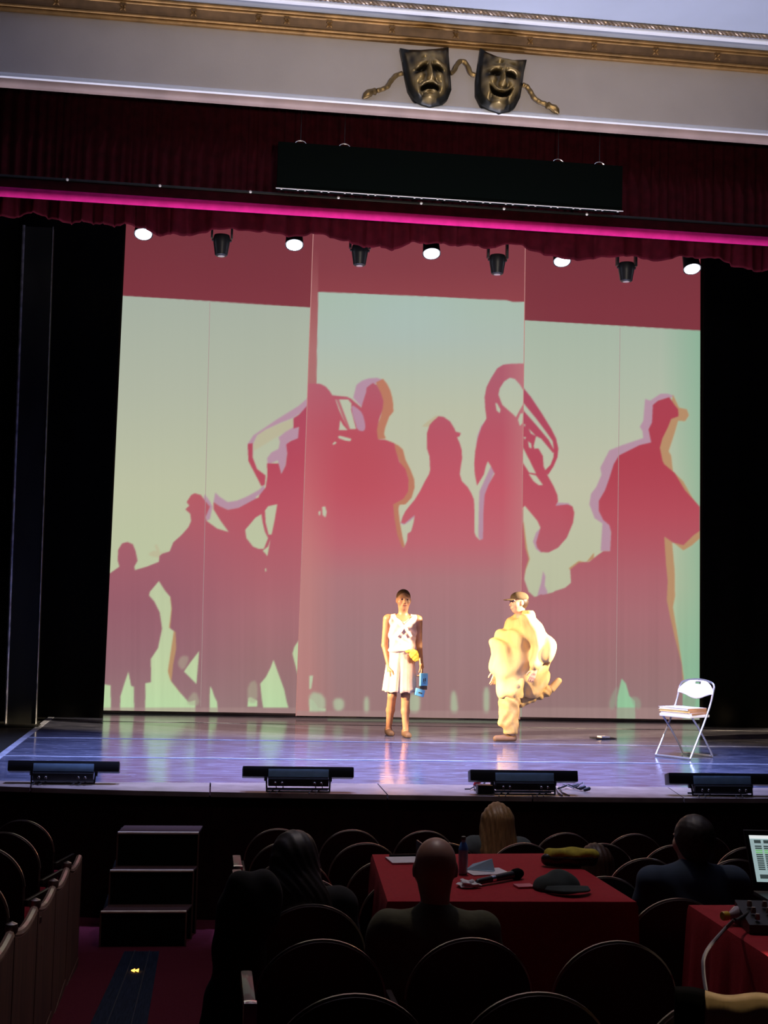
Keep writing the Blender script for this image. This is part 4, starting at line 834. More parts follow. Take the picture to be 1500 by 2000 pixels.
# ------------------------------------------------------------------ signed-distance modelling for figures
class SDF:
    def __init__(s, lo, hi, h):
        s.h = h; s.lo = np.array(lo, float); s.n = np.ceil((np.array(hi)-s.lo)/h).astype(int)+1
        s.F = np.full(s.n, 1.0, np.float32); s.ax = [s.lo[i]+h*np.arange(s.n[i]) for i in range(3)]
    def blk(s, lo, hi):
        i0 = np.maximum(0, np.floor((np.array(lo)-s.lo)/s.h).astype(int)); i1 = np.minimum(s.n, np.ceil((np.array(hi)-s.lo)/s.h).astype(int)+1)
        sl = tuple(slice(a, max(a, c)) for a, c in zip(i0, i1))
        X, Y, Z = np.meshgrid(s.ax[0][sl[0]], s.ax[1][sl[1]], s.ax[2][sl[2]], indexing='ij'); return sl, X, Y, Z
    def put(s, sl, d, k, sub=False):
        a = s.F[sl]; d = d.astype(np.float32)
        if sub:
            hh = np.maximum(k-np.abs(a+d), 0)/max(k, 1e-6); s.F[sl] = np.maximum(a, -d)+hh*hh*k*.25
        else:
            hh = np.maximum(k-np.abs(a-d), 0)/max(k, 1e-6); s.F[sl] = np.minimum(a, d)-hh*hh*k*.25
    def cap(s, a, b, ra, rb=None, k=0.02, sub=False, fl=(1, 1, 1)):
        rb = ra if rb is None else rb; a = np.array(a, float); b = np.array(b, float); m = max(ra, rb)+k+3*s.h
        sl, X, Y, Z = s.blk(np.minimum(a, b)-m/np.array(fl), np.maximum(a, b)+m/np.array(fl)); ab = b-a
        if X.size == 0: return s
        t = np.clip(((X-a[0])*ab[0]+(Y-a[1])*ab[1]+(Z-a[2])*ab[2])/max(1e-9, ab@ab), 0, 1)
        d = np.sqrt(((X-a[0]-t*ab[0])*fl[0])**2+((Y-a[1]-t*ab[1])*fl[1])**2+((Z-a[2]-t*ab[2])*fl[2])**2)-(ra+(rb-ra)*t)
        s.put(sl, d, k, sub); return s
    def ell(s, c, r, k=0.02, sub=False, R=None):
        c = np.array(c, float); r = np.array(r, float); m = r.max() if R is not None else r
        sl, X, Y, Z = s.blk(c-m-k-3*s.h, c+m+k+3*s.h)
        if X.size == 0: return s
        D = [X-c[0], Y-c[1], Z-c[2]]
        if R is not None: D = [R[0][i]*D[0]+R[1][i]*D[1]+R[2][i]*D[2] for i in range(3)]
        q0 = np.sqrt((D[0]/r[0])**2+(D[1]/r[1])**2+(D[2]/r[2])**2); q1 = np.sqrt((D[0]/r[0]**2)**2+(D[1]/r[1]**2)**2+(D[2]/r[2]**2)**2)
        s.put(sl, q0*(q0-1)/np.maximum(q1, 1e-6), k, sub); return s
    def ripple(s, amp, fn):
        X, Y, Z = np.meshgrid(*s.ax, indexing='ij'); s.F += (amp*fn(X, Y, Z)).astype(np.float32); return s
    def cut(s, axis, val, above=True):
        X = np.meshgrid(*s.ax, indexing='ij')[axis]; d = (X-val) if above else (val-X); s.F = np.maximum(s.F, d.astype(np.float32)); return s
    def mesh(s, name, m, smooth=True):
        F = s.F.copy()
        for ax in range(3):
            i = [slice(None)]*3; i[ax] = 0; F[tuple(i)] = 1; i[ax] = -1; F[tuple(i)] = 1
        neg = F < 0; n = s.n; c = [slice(0, -1), slice(1, None)]
        cnt = sum(neg[c[i], c[j], c[k]].astype(np.int8) for i in (0, 1) for j in (0, 1) for k in (0, 1)); act = (cnt > 0) & (cnt < 8)
        idx = np.argwhere(act); vid = np.full(act.shape, -1, np.int64); vid[act] = np.arange(len(idx))
        acc = np.zeros((len(idx), 3)); w_ = np.zeros(len(idx)); i, j, k = idx.T
        cor_ = [(0, 0, 0), (1, 0, 0), (0, 1, 0), (1, 1, 0), (0, 0, 1), (1, 0, 1), (0, 1, 1), (1, 1, 1)]
        for a in range(8):
            for b in range(a+1, 8):
                A_, Bb = cor_[a], cor_[b]
                if sum(x != y for x, y in zip(A_, Bb)) != 1: continue
                fa = F[i+A_[0], j+A_[1], k+A_[2]]; fb_ = F[i+Bb[0], j+Bb[1], k+Bb[2]]; x = (fa < 0) != (fb_ < 0)
                t = np.where(x, fa/np.where(x, fa-fb_, 1), 0)
                p = np.array(A_)[None]+t[:, None]*(np.array(Bb)-np.array(A_))[None]; acc += p*x[:, None]; w_ += x
        V = s.lo+(idx+acc/np.maximum(w_, 1)[:, None])*s.h
        Q = []
        for ax in range(3):
            u, v = (ax+1) % 3, (ax+2) % 3
            s0 = [slice(None)]*3; s1 = [slice(None)]*3; s0[ax] = slice(0, -1); s1[ax] = slice(1, None)
            ed = np.argwhere(neg[tuple(s0)] != neg[tuple(s1)])
            ed = ed[(ed[:, u] > 0) & (ed[:, v] > 0) & (ed[:, u] < n[u]-1) & (ed[:, v] < n[v]-1)]
            e = [ed.copy() for _ in range(4)]; e[1][:, u] -= 1; e[2][:, u] -= 1; e[2][:, v] -= 1; e[3][:, v] -= 1
            q = np.stack([vid[tuple(x.T)] for x in e], 1); fl = ~neg[tuple(ed.T)]; q[fl] = q[fl][:, ::-1]; Q.append(q[(q >= 0).all(1)])
        Q = np.concatenate(Q)
        me = bpy.data.meshes.new(name); me.vertices.add(len(V)); me.vertices.foreach_set('co', V.astype(np.float32).ravel())
        me.loops.add(Q.size); me.loops.foreach_set('vertex_index', Q.astype(np.int32).ravel()); me.polygons.add(len(Q)); me.polygons.foreach_set('loop_start', np.arange(0, Q.size, 4, dtype=np.int32))
        me.update(calc_edges=True); me.validate(); me.materials.append(m); me.shade_smooth(); return me
    def build(s, name, m, parent): return link(name, s.mesh(name, m), parent)
def unit(v): v = np.array(v, float); return v/np.linalg.norm(v)
def hand(s, wrist, d, side, nrm, L=0.18, curl=0.35, spread=0.0):
    """d: along the hand; side: towards the thumb; nrm: palm facing direction (fingers curl that way)"""
    d = unit(d); side = unit(np.array(side)-d*(np.array(side)@d)); nrm = unit(np.cross(d, side))*np.sign(np.dot(np.cross(d, side), nrm) or 1); w_ = np.array(wrist, float)
    pl = L*0.5
    s.cap(w_, w_+d*pl*0.4, 0.024, 0.028, 0.012)
    for i, q in enumerate((0.030, 0.010, -0.010, -0.028)):
        s.cap(w_+d*pl*0.25+side*q*0.6, w_+d*pl+side*q, 0.013, 0.0105, 0.010)
        ln = L*0.5*(0.92, 1.0, 0.94, 0.76)[i]; p = w_+d*pl+side*q; a = 0.0; dd = d
        for f, r0, r1 in ((0.45, 0.0092, 0.0085), (0.32, 0.0085, 0.0078), (0.23, 0.0078, 0.0068)):
            a += curl; dd = d*math.cos(a)+nrm*math.sin(a)+side*q*spread*3; p2 = p+dd*ln*f; s.cap(p, p2, r0, r1, 0.004); p = p2
    p = w_+d*pl*0.22+side*0.024; t1 = p+(d*0.6+side*0.7+nrm*0.25)*0.045; t2 = t1+(d*0.9+side*0.25+nrm*0.35)*0.034; t3 = t2+(d*0.9+nrm*0.5)*0.022
    s.cap(p, t1, 0.014, 0.011, 0.010); s.cap(t1, t2, 0.0105, 0.0095, 0.004); s.cap(t2, t3, 0.0095, 0.007, 0.004)
def head(s, c, f, H=0.235, jaw=1.0):
    """skull, face with eye sockets, nose, mouth, ears; f = facing direction (horizontal-ish)"""
    f = unit(f); up = unit(np.array([0, 0, 1.])-f*f[2]); r = np.cross(f, up); c = np.array(c, float); R = [r, f, up]; Rm = np.array([r, f, up]).T
    q = lambda x, y, z: c+(r*x+f*y+up*z)*H
    RR = np.array([[r[0], f[0], up[0]], [r[1], f[1], up[1]], [r[2], f[2], up[2]]])
    e = lambda x, y, z, a, b, d, k=0.02, sub=False: s.ell(q(x, y, z), (a*H, b*H, d*H), k, sub, RR)
    e(0, -.06, .12, .325, .40, .38, .02); e(0, .06, -.12, .275, .33, .37, .04); e(0, .14, -.36, .17*jaw, .18, .12, .04)
    for sx in (-1, 1):
        e(sx*.20, .24, -.10, .10, .10, .12, .03); e(sx*.145, .385, .035, .085, .05, .052, .012, True); e(sx*.145, .33, .03, .062, .055, .05, .004)
        e(sx*.15, .345, .105, .11, .05, .03, .015); s.ell(q(sx*.335, -.03, -.02), (.035*H, .09*H, .13*H), .008, False, RR)
    s.cap(q(0, .36, .06), q(0, .455, -.12), .030*H, .05*H, .015); e(-.045, .41, -.14, .04, .05, .035, .01); e(.045, .41, -.14, .04, .05, .035, .01)
    e(0, .375, -.235, .13, .05, .028, .01); e(0, .372, -.285, .115, .05, .03, .01); s.cap(q(-.11, .40, -.258), q(.11, .40, -.258), .010*H, None, .004, True)
    return q, RR
# --- actor in the pink dress
PS = 1/166.5
A0 = P(781, 1438, Z=STAGE)
a1 = thing('person', 'person with cropped hair in a pale pink sleeveless dress holding a blue card box', 'person', A0)
def pa(px, py, y=0.0): return ((px-781)*PS, y, (1438-py)*PS)
s = SDF((-0.36, -0.26, -0.02), (0.36, 0.36, 1.78), 0.0065)
HC = (0.0, -0.02, 1.595)
q1, RR1 = head(s, HC, (0, -1, 0.02), 0.245)
s.cap((0, .0, 1.35), (0, -.01, 1.50), .056, .054, .03)
s.cap((-.165, 0, 1.375), (.165, 0, 1.375), .052, .052, .03); s.ell((0, 0, 1.22), (.16, .10, .18), .06); s.ell((0, 0, 1.02), (.135, .09, .16), .06); s.ell((0, .01, .88), (.16, .105, .13), .06)
sh_l, el_l, wr_l = (-.185, 0, 1.37), (-.205, .03, 1.06), (-.155, -.05, .80)
sh_r, el_r, wr_r = (.185, 0, 1.37), (.205, .03, 1.08), (.225, -.05, .85)
for a, b, c in ((sh_l, el_l, wr_l), (sh_r, el_r, wr_r)):
    s.cap(a, b, .050, .037, .02); s.cap(b, c, .038, .024, .012)
hand(s, wr_l, (.05, -.10, -1), (.3, -1, 0), (1, .1, 0), .18, .25)
hand(s, wr_r, (.12, -.15, -1), (-.2, -1, 0), (-1, 0.2, .1), .18, .55)
legs1 = (((-.085, .02, .86), (-.100, .03, .47), (-.112, .16, .085)), ((.06, 0, .86), (.050, -.03, .47), (.060, -.04, .085)))
for h_, k_, f_ in legs1:
    s.cap(h_, k_, .082, .050, .03); s.cap(k_, np.array(k_)*.55+np.array(f_)*.45+[0, .015, 0], .050, .050, .02); s.cap(np.array(k_)*.55+np.array(f_)*.45+[0, .015, 0], f_, .048, .033, .02)
    s.cap(f_, np.array(f_)+[0, .02, -.045], .034, .034, .01); s.cap(np.array(f_)+[0, 0, -.04], np.array(f_)+[0.01, -.13, -.055], .032, .026, .015)
s.build('body', M['skin_dk'], a1)
h2 = SDF((-0.13, -0.16, 1.52), (0.13, 0.14, 1.76), 0.006); h2.ell(q1(0, -.07, .16), (.345*.245, .405*.245, .375*.245), .0, False, RR1); h2.ell(q1(0, .36, -.12), (.42*.245, .36*.245, .47*.245), .01, True, RR1); h2.cut(2, 1.585, False); h2.build('hair', M['hair_short'], a1)
for sx in (-1, 1):
    b = MB(); b.lathe([(0.001, -.008), (.006, -.006), (.008, 0), (.006, .006), (.001, .008)], 10, Matrix.Translation(Vector(q1(sx*.145, .368, .03)))); b.build('eye', M['eye'], a1)
b = MB(); b.tube([q1(-.10, .415, -.262), q1(-.05, .43, -.250), q1(0, .435, -.256), q1(.05, .43, -.250), q1(.10, .415, -.262)], [.003, .007, .0075, .007, .003], 8); b.build('lips', M['lip'], a1)
d_ = SDF((-0.26, -0.2, 0.93), (0.26, 0.2, 1.46), 0.0065)
d_.ell((0, 0, 1.22), (.175, .118, .19), .05); d_.ell((0, 0, 1.02), (.155, .112, .17), .06); d_.cap((-.13, 0, 1.37), (.13, 0, 1.37), .062, None, .05)
d_.ell((0, -.06, 1.455), (.085, .13, .11), .02, True); d_.cap((-.235, -.2, 1.27), (-.235, .2, 1.27), .07, None, .02, True); d_.cap((.235, -.2, 1.27), (.235, .2, 1.27), .07, None, .02, True)
d_.ripple(.005, lambda X, Y, Z: np.sin(X*38+Z*55)*np.sin(Z*21+X*9)+.6*np.sin(X*70-Z*40)); d_.cut(2, .955, False); d_.build('bodice', M['dress'], a1)
b = MB(); V = []
for i in range(97):
    t = 2*math.pi*i/96
    for j in range(16):
        v = j/15; fold = (math.sin(t*9+.6*math.sin(t*3))+.5*math.sin(t*17+2))*.016*v**.8
        rx = .145+(.040+.022*math.cos(t))*v**.8+fold; ry = .105+.075*v+fold; V.append((-.012*v*2+rx*math.cos(t)-.010, ry*math.sin(t)+.01, 1.005-.485*v+.008*math.sin(t*9)*v))
b.grid(V, 97, 16); solid(b.build('skirt', M['dress'], a1, ang=180), .005)
b = MB(); b.tube([(.155*math.cos(t), .118*math.sin(t), 1.005+.008*math.sin(3*t)) for t in np.linspace(0, 2*math.pi, 33)[:-1]], .018, 8, closed=True); b.build('sash', M['dress'], a1)
sk = SDF((-.02, -.22, .86), (.22, -.06, 1.06), .005); sk.ell((.125, -.125, .965), (.055, .035, .055), .02); sk.ell((.075, -.125, 1.0), (.06, .025, .022), .02); sk.ell((.15, -.12, .915), (.04, .028, .035), .02); sk.ripple(.004, lambda X, Y, Z: np.sin(X*120)*np.sin(Z*110)); sk.build('waist_flower', M['sash'], a1)
for sgn, tx in ((1, -1), (-1, 1)):
    b = MB(); b.tube([(sgn*.135, -.04, 1.405), (sgn*.06, -.098, 1.33), (-sgn*.03, -.120, 1.25), (-sgn*.09, -.112, 1.17)], [.022, .024, .022, .016], 8); b.build('neck_band', M['dress'], a1)
for (h_, k_, f_) in legs1:
    f_ = np.array(f_); q = SDF(f_-[.08, .22, .09], f_+[.09, .10, .03], .006); q.cap(f_+[0, .03, -.05], f_+[.012, -.15, -.058], .042, .038, .02); q.cap(f_+[0, .035, -.03], f_+[0, .03, -.05], .045, .042, .01); q.cap(f_+[0, -.0, .01], f_+[0, -.0, .05], .036, None, .01, True); q.cut(2, .003, False); q.build('slipper', M['slipper'], a1)
hb = A0+np.array([.247, -.10, .60])
bx = thing('card_box', 'small open sky blue card box held beside the pink dress', 'box', hb, 0.35)
b = MB(); b.box((-.045, -.018, .0), (.05, .018, .145), .004); b.build('upper_card', M['box_blue'], bx)
b = MB(); b.box((-.055, -.014, -.045), (.045, .016, -.002), .003); b.build('hinge', M['box_dark'], bx)
b = MB(); b.box((-.085, -.02, -.13), (.03, .014, -.047), .004, Matrix.Rotation(0.25, 4, 'Y')); b.build('lower_card', M['box_blue'], bx)
b = MB(); b.box((-.012, -.0195, .045), (.0, -.0182, .085)); b.box((.010, -.0195, .050), (.022, -.0182, .09)); b.box((-.012, -.0195, .03), (.022, -.0182, .036)); b.build('printed_mark', M['box_dark'], bx, smooth=False)
b = MB(); b.box((-.052, -.0215, -.10), (.0, -.0203, -.085), 0, Matrix.Rotation(0.25, 4, 'Y')); b.build('printed_mark', M['box_dark'], bx, smooth=False)

# --- running actor in the cream coat
B0 = P(985, 1448, Z=STAGE)
a2 = thing('person', 'person in a billowing cream coat and brown cap running across the stage', 'person', B0)
s = SDF((-0.32, -0.45, -0.02), (0.78, 0.42, 1.80), 0.0075)
H2 = (.135, -.01, 1.60); F2 = (-1, -.22, -.03)
q2, RR2 = head(s, H2, F2, 0.24)
s.cap((.20, 0, 1.37), (.155, 0, 1.50), .062, .058, .03); s.cap((.20, -.17, 1.38), (.20, .15, 1.40), .055, .055, .03); s.ell((.20, 0, 1.20), (.12, .17, .20), .06); s.ell((.17, 0, .92), (.12, .16, .16), .06)
far_a = ((.18, .17, 1.38), (-.02, .15, 1.10), (-.10, .05, .80)); near_a = ((.22, -.18, 1.36), (.40, -.24, 1.10), (.28, -.28, .84))
for a, b, c in (far_a, near_a): s.cap(a, b, .052, .038, .02); s.cap(b, c, .038, .026, .012)
hand(s, far_a[2], (-.25, -.2, -1), (-1, -.3, 0), (.2, 1, 0), .18, .3); hand(s, near_a[2], (-.4, 0, -1), (-1, .2, 0.3), (0, 1, 0), .18, .4)
st = ((.14, -.02, .88), (.055, -.03, .48), (.085, 0, .09)); bk_ = ((.18, .09, .88), (.205, .09, .49), (.545, .09, .60))
s.cap(st[0], st[1], .085, .055, .03); s.cap(st[1], st[2], .054, .036, .02); s.cap(bk_[0], bk_[1], .085, .056, .03); s.cap(bk_[1], bk_[2], .055, .036, .02)
s.cap(st[2], (.10, 0, .04), .036, .036, .01); s.cap((.09, 0, .045), (-.10, -.02, .03), .034, .024, .02); s.cap(bk_[2], (.57, .09, .60), .036, .034, .01); s.cap((.57, .09, .62), (.655, .09, .70), .036, .028, .02)
s.cut(2, .004, False); s.build('body', M['skin_lt'], a2)
for sx in (-1, 1):
    b = MB(); b.lathe([(0.001, -.008), (.006, -.006), (.008, 0), (.006, .006), (.001, .008)], 10, Matrix.Translation(Vector(q2(sx*.145, .368, .03)))); b.build('eye', M['eye'], a2)
h3 = SDF((0, -.18, 1.42), (.34, .18, 1.76), .007); h3.ell(q2(0, -.10, .06), (.345*.24, .40*.24, .42*.24), .01, False, RR2); h3.ell(q2(0, .40, -.10), (.42*.24, .40*.24, .5*.24), .01, True, RR2); h3.build('hair', M['hair_brown'], a2)
cp = SDF((-.12, -.18, 1.58), (.34, .18, 1.80), .006); cp.ell(q2(0, -.05, .24), (.37*.24, .46*.24, .29*.24), .01, False, RR2); cp.cut(2, 1.635, False); cp.build('cap', M['cap_brown'], a2)
f2 = unit(F2); r2_ = np.array([-f2[1], f2[0], 0.]); b = MB(); V = []
for i in range(13):
    a = -1.1+2.2*i/12
    for j in range(5):
        v = j/4; o_ = np.array(q2(0, 0, .16)); V.append(o_+f2*(.085+.085*v*math.cos(a)**.5+.02*math.cos(a))*1.0*math.cos(a*.55)+r2_*math.sin(a)*(.083)*(1-.12*v)+np.array([0, 0, .006-.012*v-.01*math.sin(a)**2]))
b.grid(V, 13, 5); solid(b.build('cap_visor', M['cap_brown'], a2), .006)
ct = SDF((-.30, -.46, .40), (.66, .42, 1.52), .008)
ct.ell((.20, 0, 1.20), (.18, .22, .24), .06); ct.cap((.21, -.18, 1.40), (.20, .16, 1.42), .075, None, .05); ct.cap((.22, 0, 1.44), (.17, 0, 1.50), .085, .08, .03)
ct.cap((.18, .17, 1.38), (-.035, .14, 1.10), .095, .115, .05); ct.cap((-.035, .14, 1.10), (-.085, .06, .86), .115, .075, .05)
ct.cap((.22, -.18, 1.36), (.40, -.23, 1.08), .10, .125, .05); ct.cap((.40, -.23, 1.08), (.30, -.26, .90), .125, .085, .05)
ct.ell((.15, 0, .98), (.20, .19, .30), .08); ct.ell((.33, -.02, .86), (.17, .18, .30), .08); ct.ell((.0, .03, .88), (.15, .17, .28), .08); ct.cap((.10, 0, .9), (.06, 0, .60), .19, .17, .06); ct.cap((.30, 0, .8), (.34, .02, .60), .17, .12, .06)
ct.ell((.13, -.02, 1.60), (.12, .12, .11), .01, True)
ct.cap((.25, -.08, 1.47), (.24, .08, 1.48), .07, None, .04); ct.ripple(.021, lambda X, Y, Z: np.sin(X*34+Z*9+3*np.sin(Z*5+Y*5))*(.6+.4*np.sin(Z*6+X*5))+.5*np.sin(X*17-Z*22+Y*14)); ct.cut(2, .50, False); ct.build('coat', M['coat'], a2)
tr = SDF((-.25, -.24, .06), (.62, .26, .98), .0075)
tr.cap(st[0], st[1], .115, .105, .04); tr.cap(st[1], (.07, 0, .13), .105, .085, .03); tr.cap(bk_[0], bk_[1], .105, .095, .04); tr.cap(bk_[1], (.50, .09, .585), .095, .075, .03); tr.cap((.02, -.02, .55), (-.02, -.02, .22), .09, .06, .05)
tr.ripple(.009, lambda X, Y, Z: np.sin(X*50+Z*18+3*np.sin(Z*12))*np.sin(Z*26+Y*20)); tr.cut(2, .085, False); tr.build('trousers', M['trouser'], a2)
for pts_, nm in ((((.10, 0, .04), (-.10, -.02, .032)), 'shoe'), (((.575, .09, .61), (.655, .09, .70)), 'shoe')):
    a, b_ = map(np.array, pts_); q = SDF(np.minimum(a, b_)-.08, np.maximum(a, b_)+.08, .006); q.cap(a, b_, .046, .038, .02); q.cut(2, .003, False); q.build('shoe', M['slipper'] if a[2] < .3 else M['coat'], a2)
# ------------------------------------------------------------------ audience: seats
def make_seat(name, label):
    t = thing(name, label, 'seat')
    hwid = 0.225; top = 0.93; arch = 0.215; zb0 = 0.36
    def ring(off, n=25):
        P_ = [(-hwid-off+0.02, zb0)]
        for a in np.linspace(math.pi, 0, n): P_.append(((hwid+off)*math.cos(a), top-arch+(arch+off)*math.sin(a)))
        return P_+[(hwid+off-0.02, zb0)]
    lean = lambda z: -0.10*(z-zb0)/0.55
    R = ring(0); b = MB(); b.v = []; cx = [(x, lean(z), z) for x, z in R]
    b.prism([np.array(p) for p in cx], (0, 0.035, 0)); b.build('back_shell', M['seat_wood'], t, ang=35)
    R2 = ring(-0.022); V = []
    b = MB(); c = np.array([0, 0.06+lean(0.6), 0.62]); n = len(R2); L0 = [np.array((x, lean(z)+0.035, z)) for x, z in R2]; L1 = [p*[.94, 1, 1]+[0, 0.035, 0] for p in L0]; L1 = [c+(p-c)*.93+[0, 0.02, 0] for p in L1]
    b.v = [tuple(p) for p in L0+L1]+[tuple(c+[0, .035, 0])]; b.f = [(i, (i+1) % n, n+(i+1) % n, n+i) for i in range(n)]+[(n+i, n+(i+1) % n, 2*n) for i in range(n)]; b.build('back_cushion', M['seat_red'], t, ang=60)
    b = MB(); b.tube([(x, lean(z)+0.017, z) for x, z in R[1:-1]], 0.0085, 6); b.build('edge_band', M['band'], t)
    b = MB(); b.box((-0.212, 0.06, 0.40), (0.212, 0.47, 0.49), 0.03); b.build('seat_cushion', M['seat_red'], t)
    for s in (-1, 1):
        b = MB(); b.box((s*0.230-0.012, -0.02, 0.60), (s*0.230+0.012, 0.36, 0.635), 0.008); b.build('armrest', M['seat_wood'], t)
        b = MB(); b.box((s*0.230-0.010, 0.08, 0.002), (s*0.230+0.010, 0.24, 0.60), 0.005); b.build('standard', M['seat_wood'], t)
    return t
def seat_D(px, py):
    """camera depth at which a seat top (0.93 above the raked floor) shows at this pixel"""
    v = ((P(px, py, D=1.0))[2]-CAMZ)
    return (-1.076+0.085*3.69-0.0+0.0)/(v+0.085) if True else 0
seat0 = None
def place_seat(px, py, label, group, rz=0.0):
    global seat0
    D = seat_D(px, py); p = P(px, py, D=D); z = floor_z(p[0], p[1])
    # the crown of the back leans 10 cm towards us
    loc = (p[0], p[1]+0.085, p[2]-0.93)
    if seat0 is None: seat0 = make_seat('theatre_seat', label); seat0['group'] = group; seat0.location = loc; seat0.rotation_euler = (0, 0, rz); return seat0
    return dup(seat0, loc, rz, label, group)
rows = {
 'G': ([(544, 1620), (688, 1622), (831, 1624), (968, 1626), (1105, 1628), (1240, 1630), (1375, 1632), (1508, 1636)], 'front'),
 'F': ([(560, 1646), (715, 1648), (872, 1648), (1023, 1648), (1177, 1649), (1318, 1652), (1462, 1656)], 'second'),
 'E': ([(573, 1681), (757, 1681), (1262, 1678), (1440, 1680)], 'third'),
 'D': ([(595, 1716), (795, 1716), (1182, 1714), (1376, 1714)], 'fourth'),
 'C': ([(610, 1769), (1325, 1757)], 'fifth'),
 'B': ([(630, 1838), (921, 1835), (1206, 1841)], 'sixth'),
 'A': ([(692, 1945), (1050, 1942), (1405, 1950)], 'nearest'),
}
ordn = ['first', 'second', 'third', 'fourth', 'fifth', 'sixth', 'seventh', 'eighth']
for r_, (pts_, desc) in rows.items():
    for i, (px, py) in enumerate(pts_):
        place_seat(px, py, f'dark seat with pale curved rim, {ordn[i]} from the steps side in the {desc} row', 'theatre seats of the centre block')
for i, (px, py) in enumerate([(50, 1603), (16, 1627), (-22, 1655), (-66, 1702)]):
    place_seat(px, py, f'dark red seat beside the wooden end panels, {ordn[i]} from the stage', 'theatre seats of the side block', -0.25)
# end standards of the side block: wooden aisle panels
ends = [(155, 1672, 'nearest the stage'), (130, 1697, 'second from the stage'), (103, 1733, 'third from the stage'), (67, 1773, 'fourth from the stage'), (20, 1822, 'fifth from the stage, nearest us')]
epts = []
for px, py, _ in ends:
    v = P(px, py, D=1.0)[2]-CAMZ; D = -0.969/(v+0.085); p = P(px, py, D=D); epts.append(p)
epts.append(epts[-1]*2-epts[-2])
for i in range(5):
    p0, p1 = epts[i], epts[i+1]; d = np.array([p1[0]-p0[0], p1[1]-p0[1]]); L = np.hypot(*d); rz = math.atan2(d[1], d[0]); z0f = min(floor_z(p0[0], p0[1]), floor_z(p1[0], p1[1]))
    e = thing('end_panel', f'brown wooden aisle end panel of the side seats, {ends[i][2]}', 'seat end panel', (p0[0], p0[1], z0f), rz, 'aisle end panels')
    h0, h1 = p0[2]-z0f, p1[2]-z0f; sag = 0.05
    xs3 = np.linspace(0.012, L-0.012, 12); topz = [h0+(h1-h0)*t-sag*math.sin(math.pi*t)*.8-0.02 for t in xs3/L]
    fz0 = floor_z(p0[0], p0[1])-z0f+.004; fz1 = floor_z(p1[0], p1[1])-z0f+.004
    b = MB(); b.prism([(x, -0.02, z) for x, z in zip(xs3, topz)]+[(L-0.012, -0.02, fz1), (0.012, -0.02, fz0)], (0, 0.04, 0)); b.build('side_board', M['wood'], e, ang=35)
    b = MB(); b.tube([(x, 0, z+0.012) for x, z in zip(xs3, topz)], 0.022, 8); b.build('arm_rim', M['wood_lt'], e)
    b = MB(); b.lathe([(0.005, -0.03), (0.026, -0.02), (0.030, 0.0), (0.026, 0.02), (0.005, 0.03)], 12, Matrix.Translation((L-0.03, 0, h1+0.012))); b.build('arm_knob', M['band'], e)
    b = MB(); b.box((0.0, -0.024, fz0+0.005), (L, 0.024, fz0+0.055), 0.006); b.build('base_rail', M['wood'], e)
    c = p0*.45+p1*.55  # red folded seat beside it
# chromed arm ends of the centre block at the aisle
for i, (px, py0, py1, D, lab) in enumerate([(465, 1690, 1722, 7.2, 'chromed seat arm end on the aisle, farthest of the three'), (466, 1722, 1757, 6.35, 'chromed seat arm end on the aisle, middle of the three'), (489, 1955, 2030, 3.75, 'chromed seat arm end on the aisle, nearest of the three')]):
    a = P(px, py0, D=D); c = P(px, py1, D=D); r = thing('arm_end', lab, 'seat arm', (a[0], a[1], floor_z(a[0], a[1])), 0, 'chromed arm ends'); zf = floor_z(a[0], a[1]); h = a[2]-zf; hc = c[2]-zf; w2 = 0.020+0.006*(i < 2)
    b = MB(); b.box((-w2, -0.02, hc), (w2, 0.02, h), 0.012); b.build('chrome_cap', M['chrome'], r)
    b = MB(); b.box((-w2*.9, -0.015, 0.003), (w2*.9, 0.015, hc-0.001), 0.006); b.box((-w2*.9, 0.0, h-0.05), (w2*.9, 0.36, h-0.01), 0.01); b.build('standard', M['seat_wood'], r)

# ------------------------------------------------------------------ steps and aisle runner
def steps():
    D = [10.05, 9.84, 9.63]; NZ = [0.755, 0.505, 0.255]
    px = [(231, 388, 1625), (216, 378, 1699), (198, 364, 1779)]
    c = P(310, 1850, Z=0.0); r = thing('portable_steps', 'three dark carpeted steps with pale brass nosings leading up to the stage', 'steps', c)
    pts_ = [(P(a, y-2, Z=z), P(b_, y+3, Z=z)) for (a, b_, y), z in zip(px, NZ)]
    yb = pts_[0][0][1]+0.26
    ys = [np.mean([p[0][1], p[1][1]]) for p in pts_]
    for i in range(3):
        x0, x1 = pts_[i][0][0], pts_[i][1][0]; y0 = ys[i]; y1 = ys[i-1] if i else yb; z = NZ[i]
        xb0, xb1 = (pts_[i-1][0][0], pts_[i-1][1][0]) if i else (x0+0.03, x1+0.03)
        o = np.array(c)
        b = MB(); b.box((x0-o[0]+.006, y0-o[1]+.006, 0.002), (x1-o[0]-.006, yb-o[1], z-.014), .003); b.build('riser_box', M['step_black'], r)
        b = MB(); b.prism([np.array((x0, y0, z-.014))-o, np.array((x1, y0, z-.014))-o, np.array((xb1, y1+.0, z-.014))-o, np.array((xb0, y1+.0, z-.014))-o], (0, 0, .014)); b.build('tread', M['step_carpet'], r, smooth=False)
        b = MB(); b.tube([np.array((x0, y0, z-.005))-o, np.array((x1, y0, z-.005))-o], .010, 8); b.build('nosing', M['brass'], r)
        for xa in (x0, x1):
            b = MB(); b.box((xa-o[0]-.006, y0-o[1]-.002, .003), (xa-o[0]+.006, y0-o[1]+.010, z-.015), .002); b.build('corner_edge', M['wood'], r)
steps()
rn = thing('aisle_runner', 'dark navy carpet runner in the aisle with a small glowing arrow', 'carpet runner', FP(250, 1930))
V = []; o = np.array(rn.location)
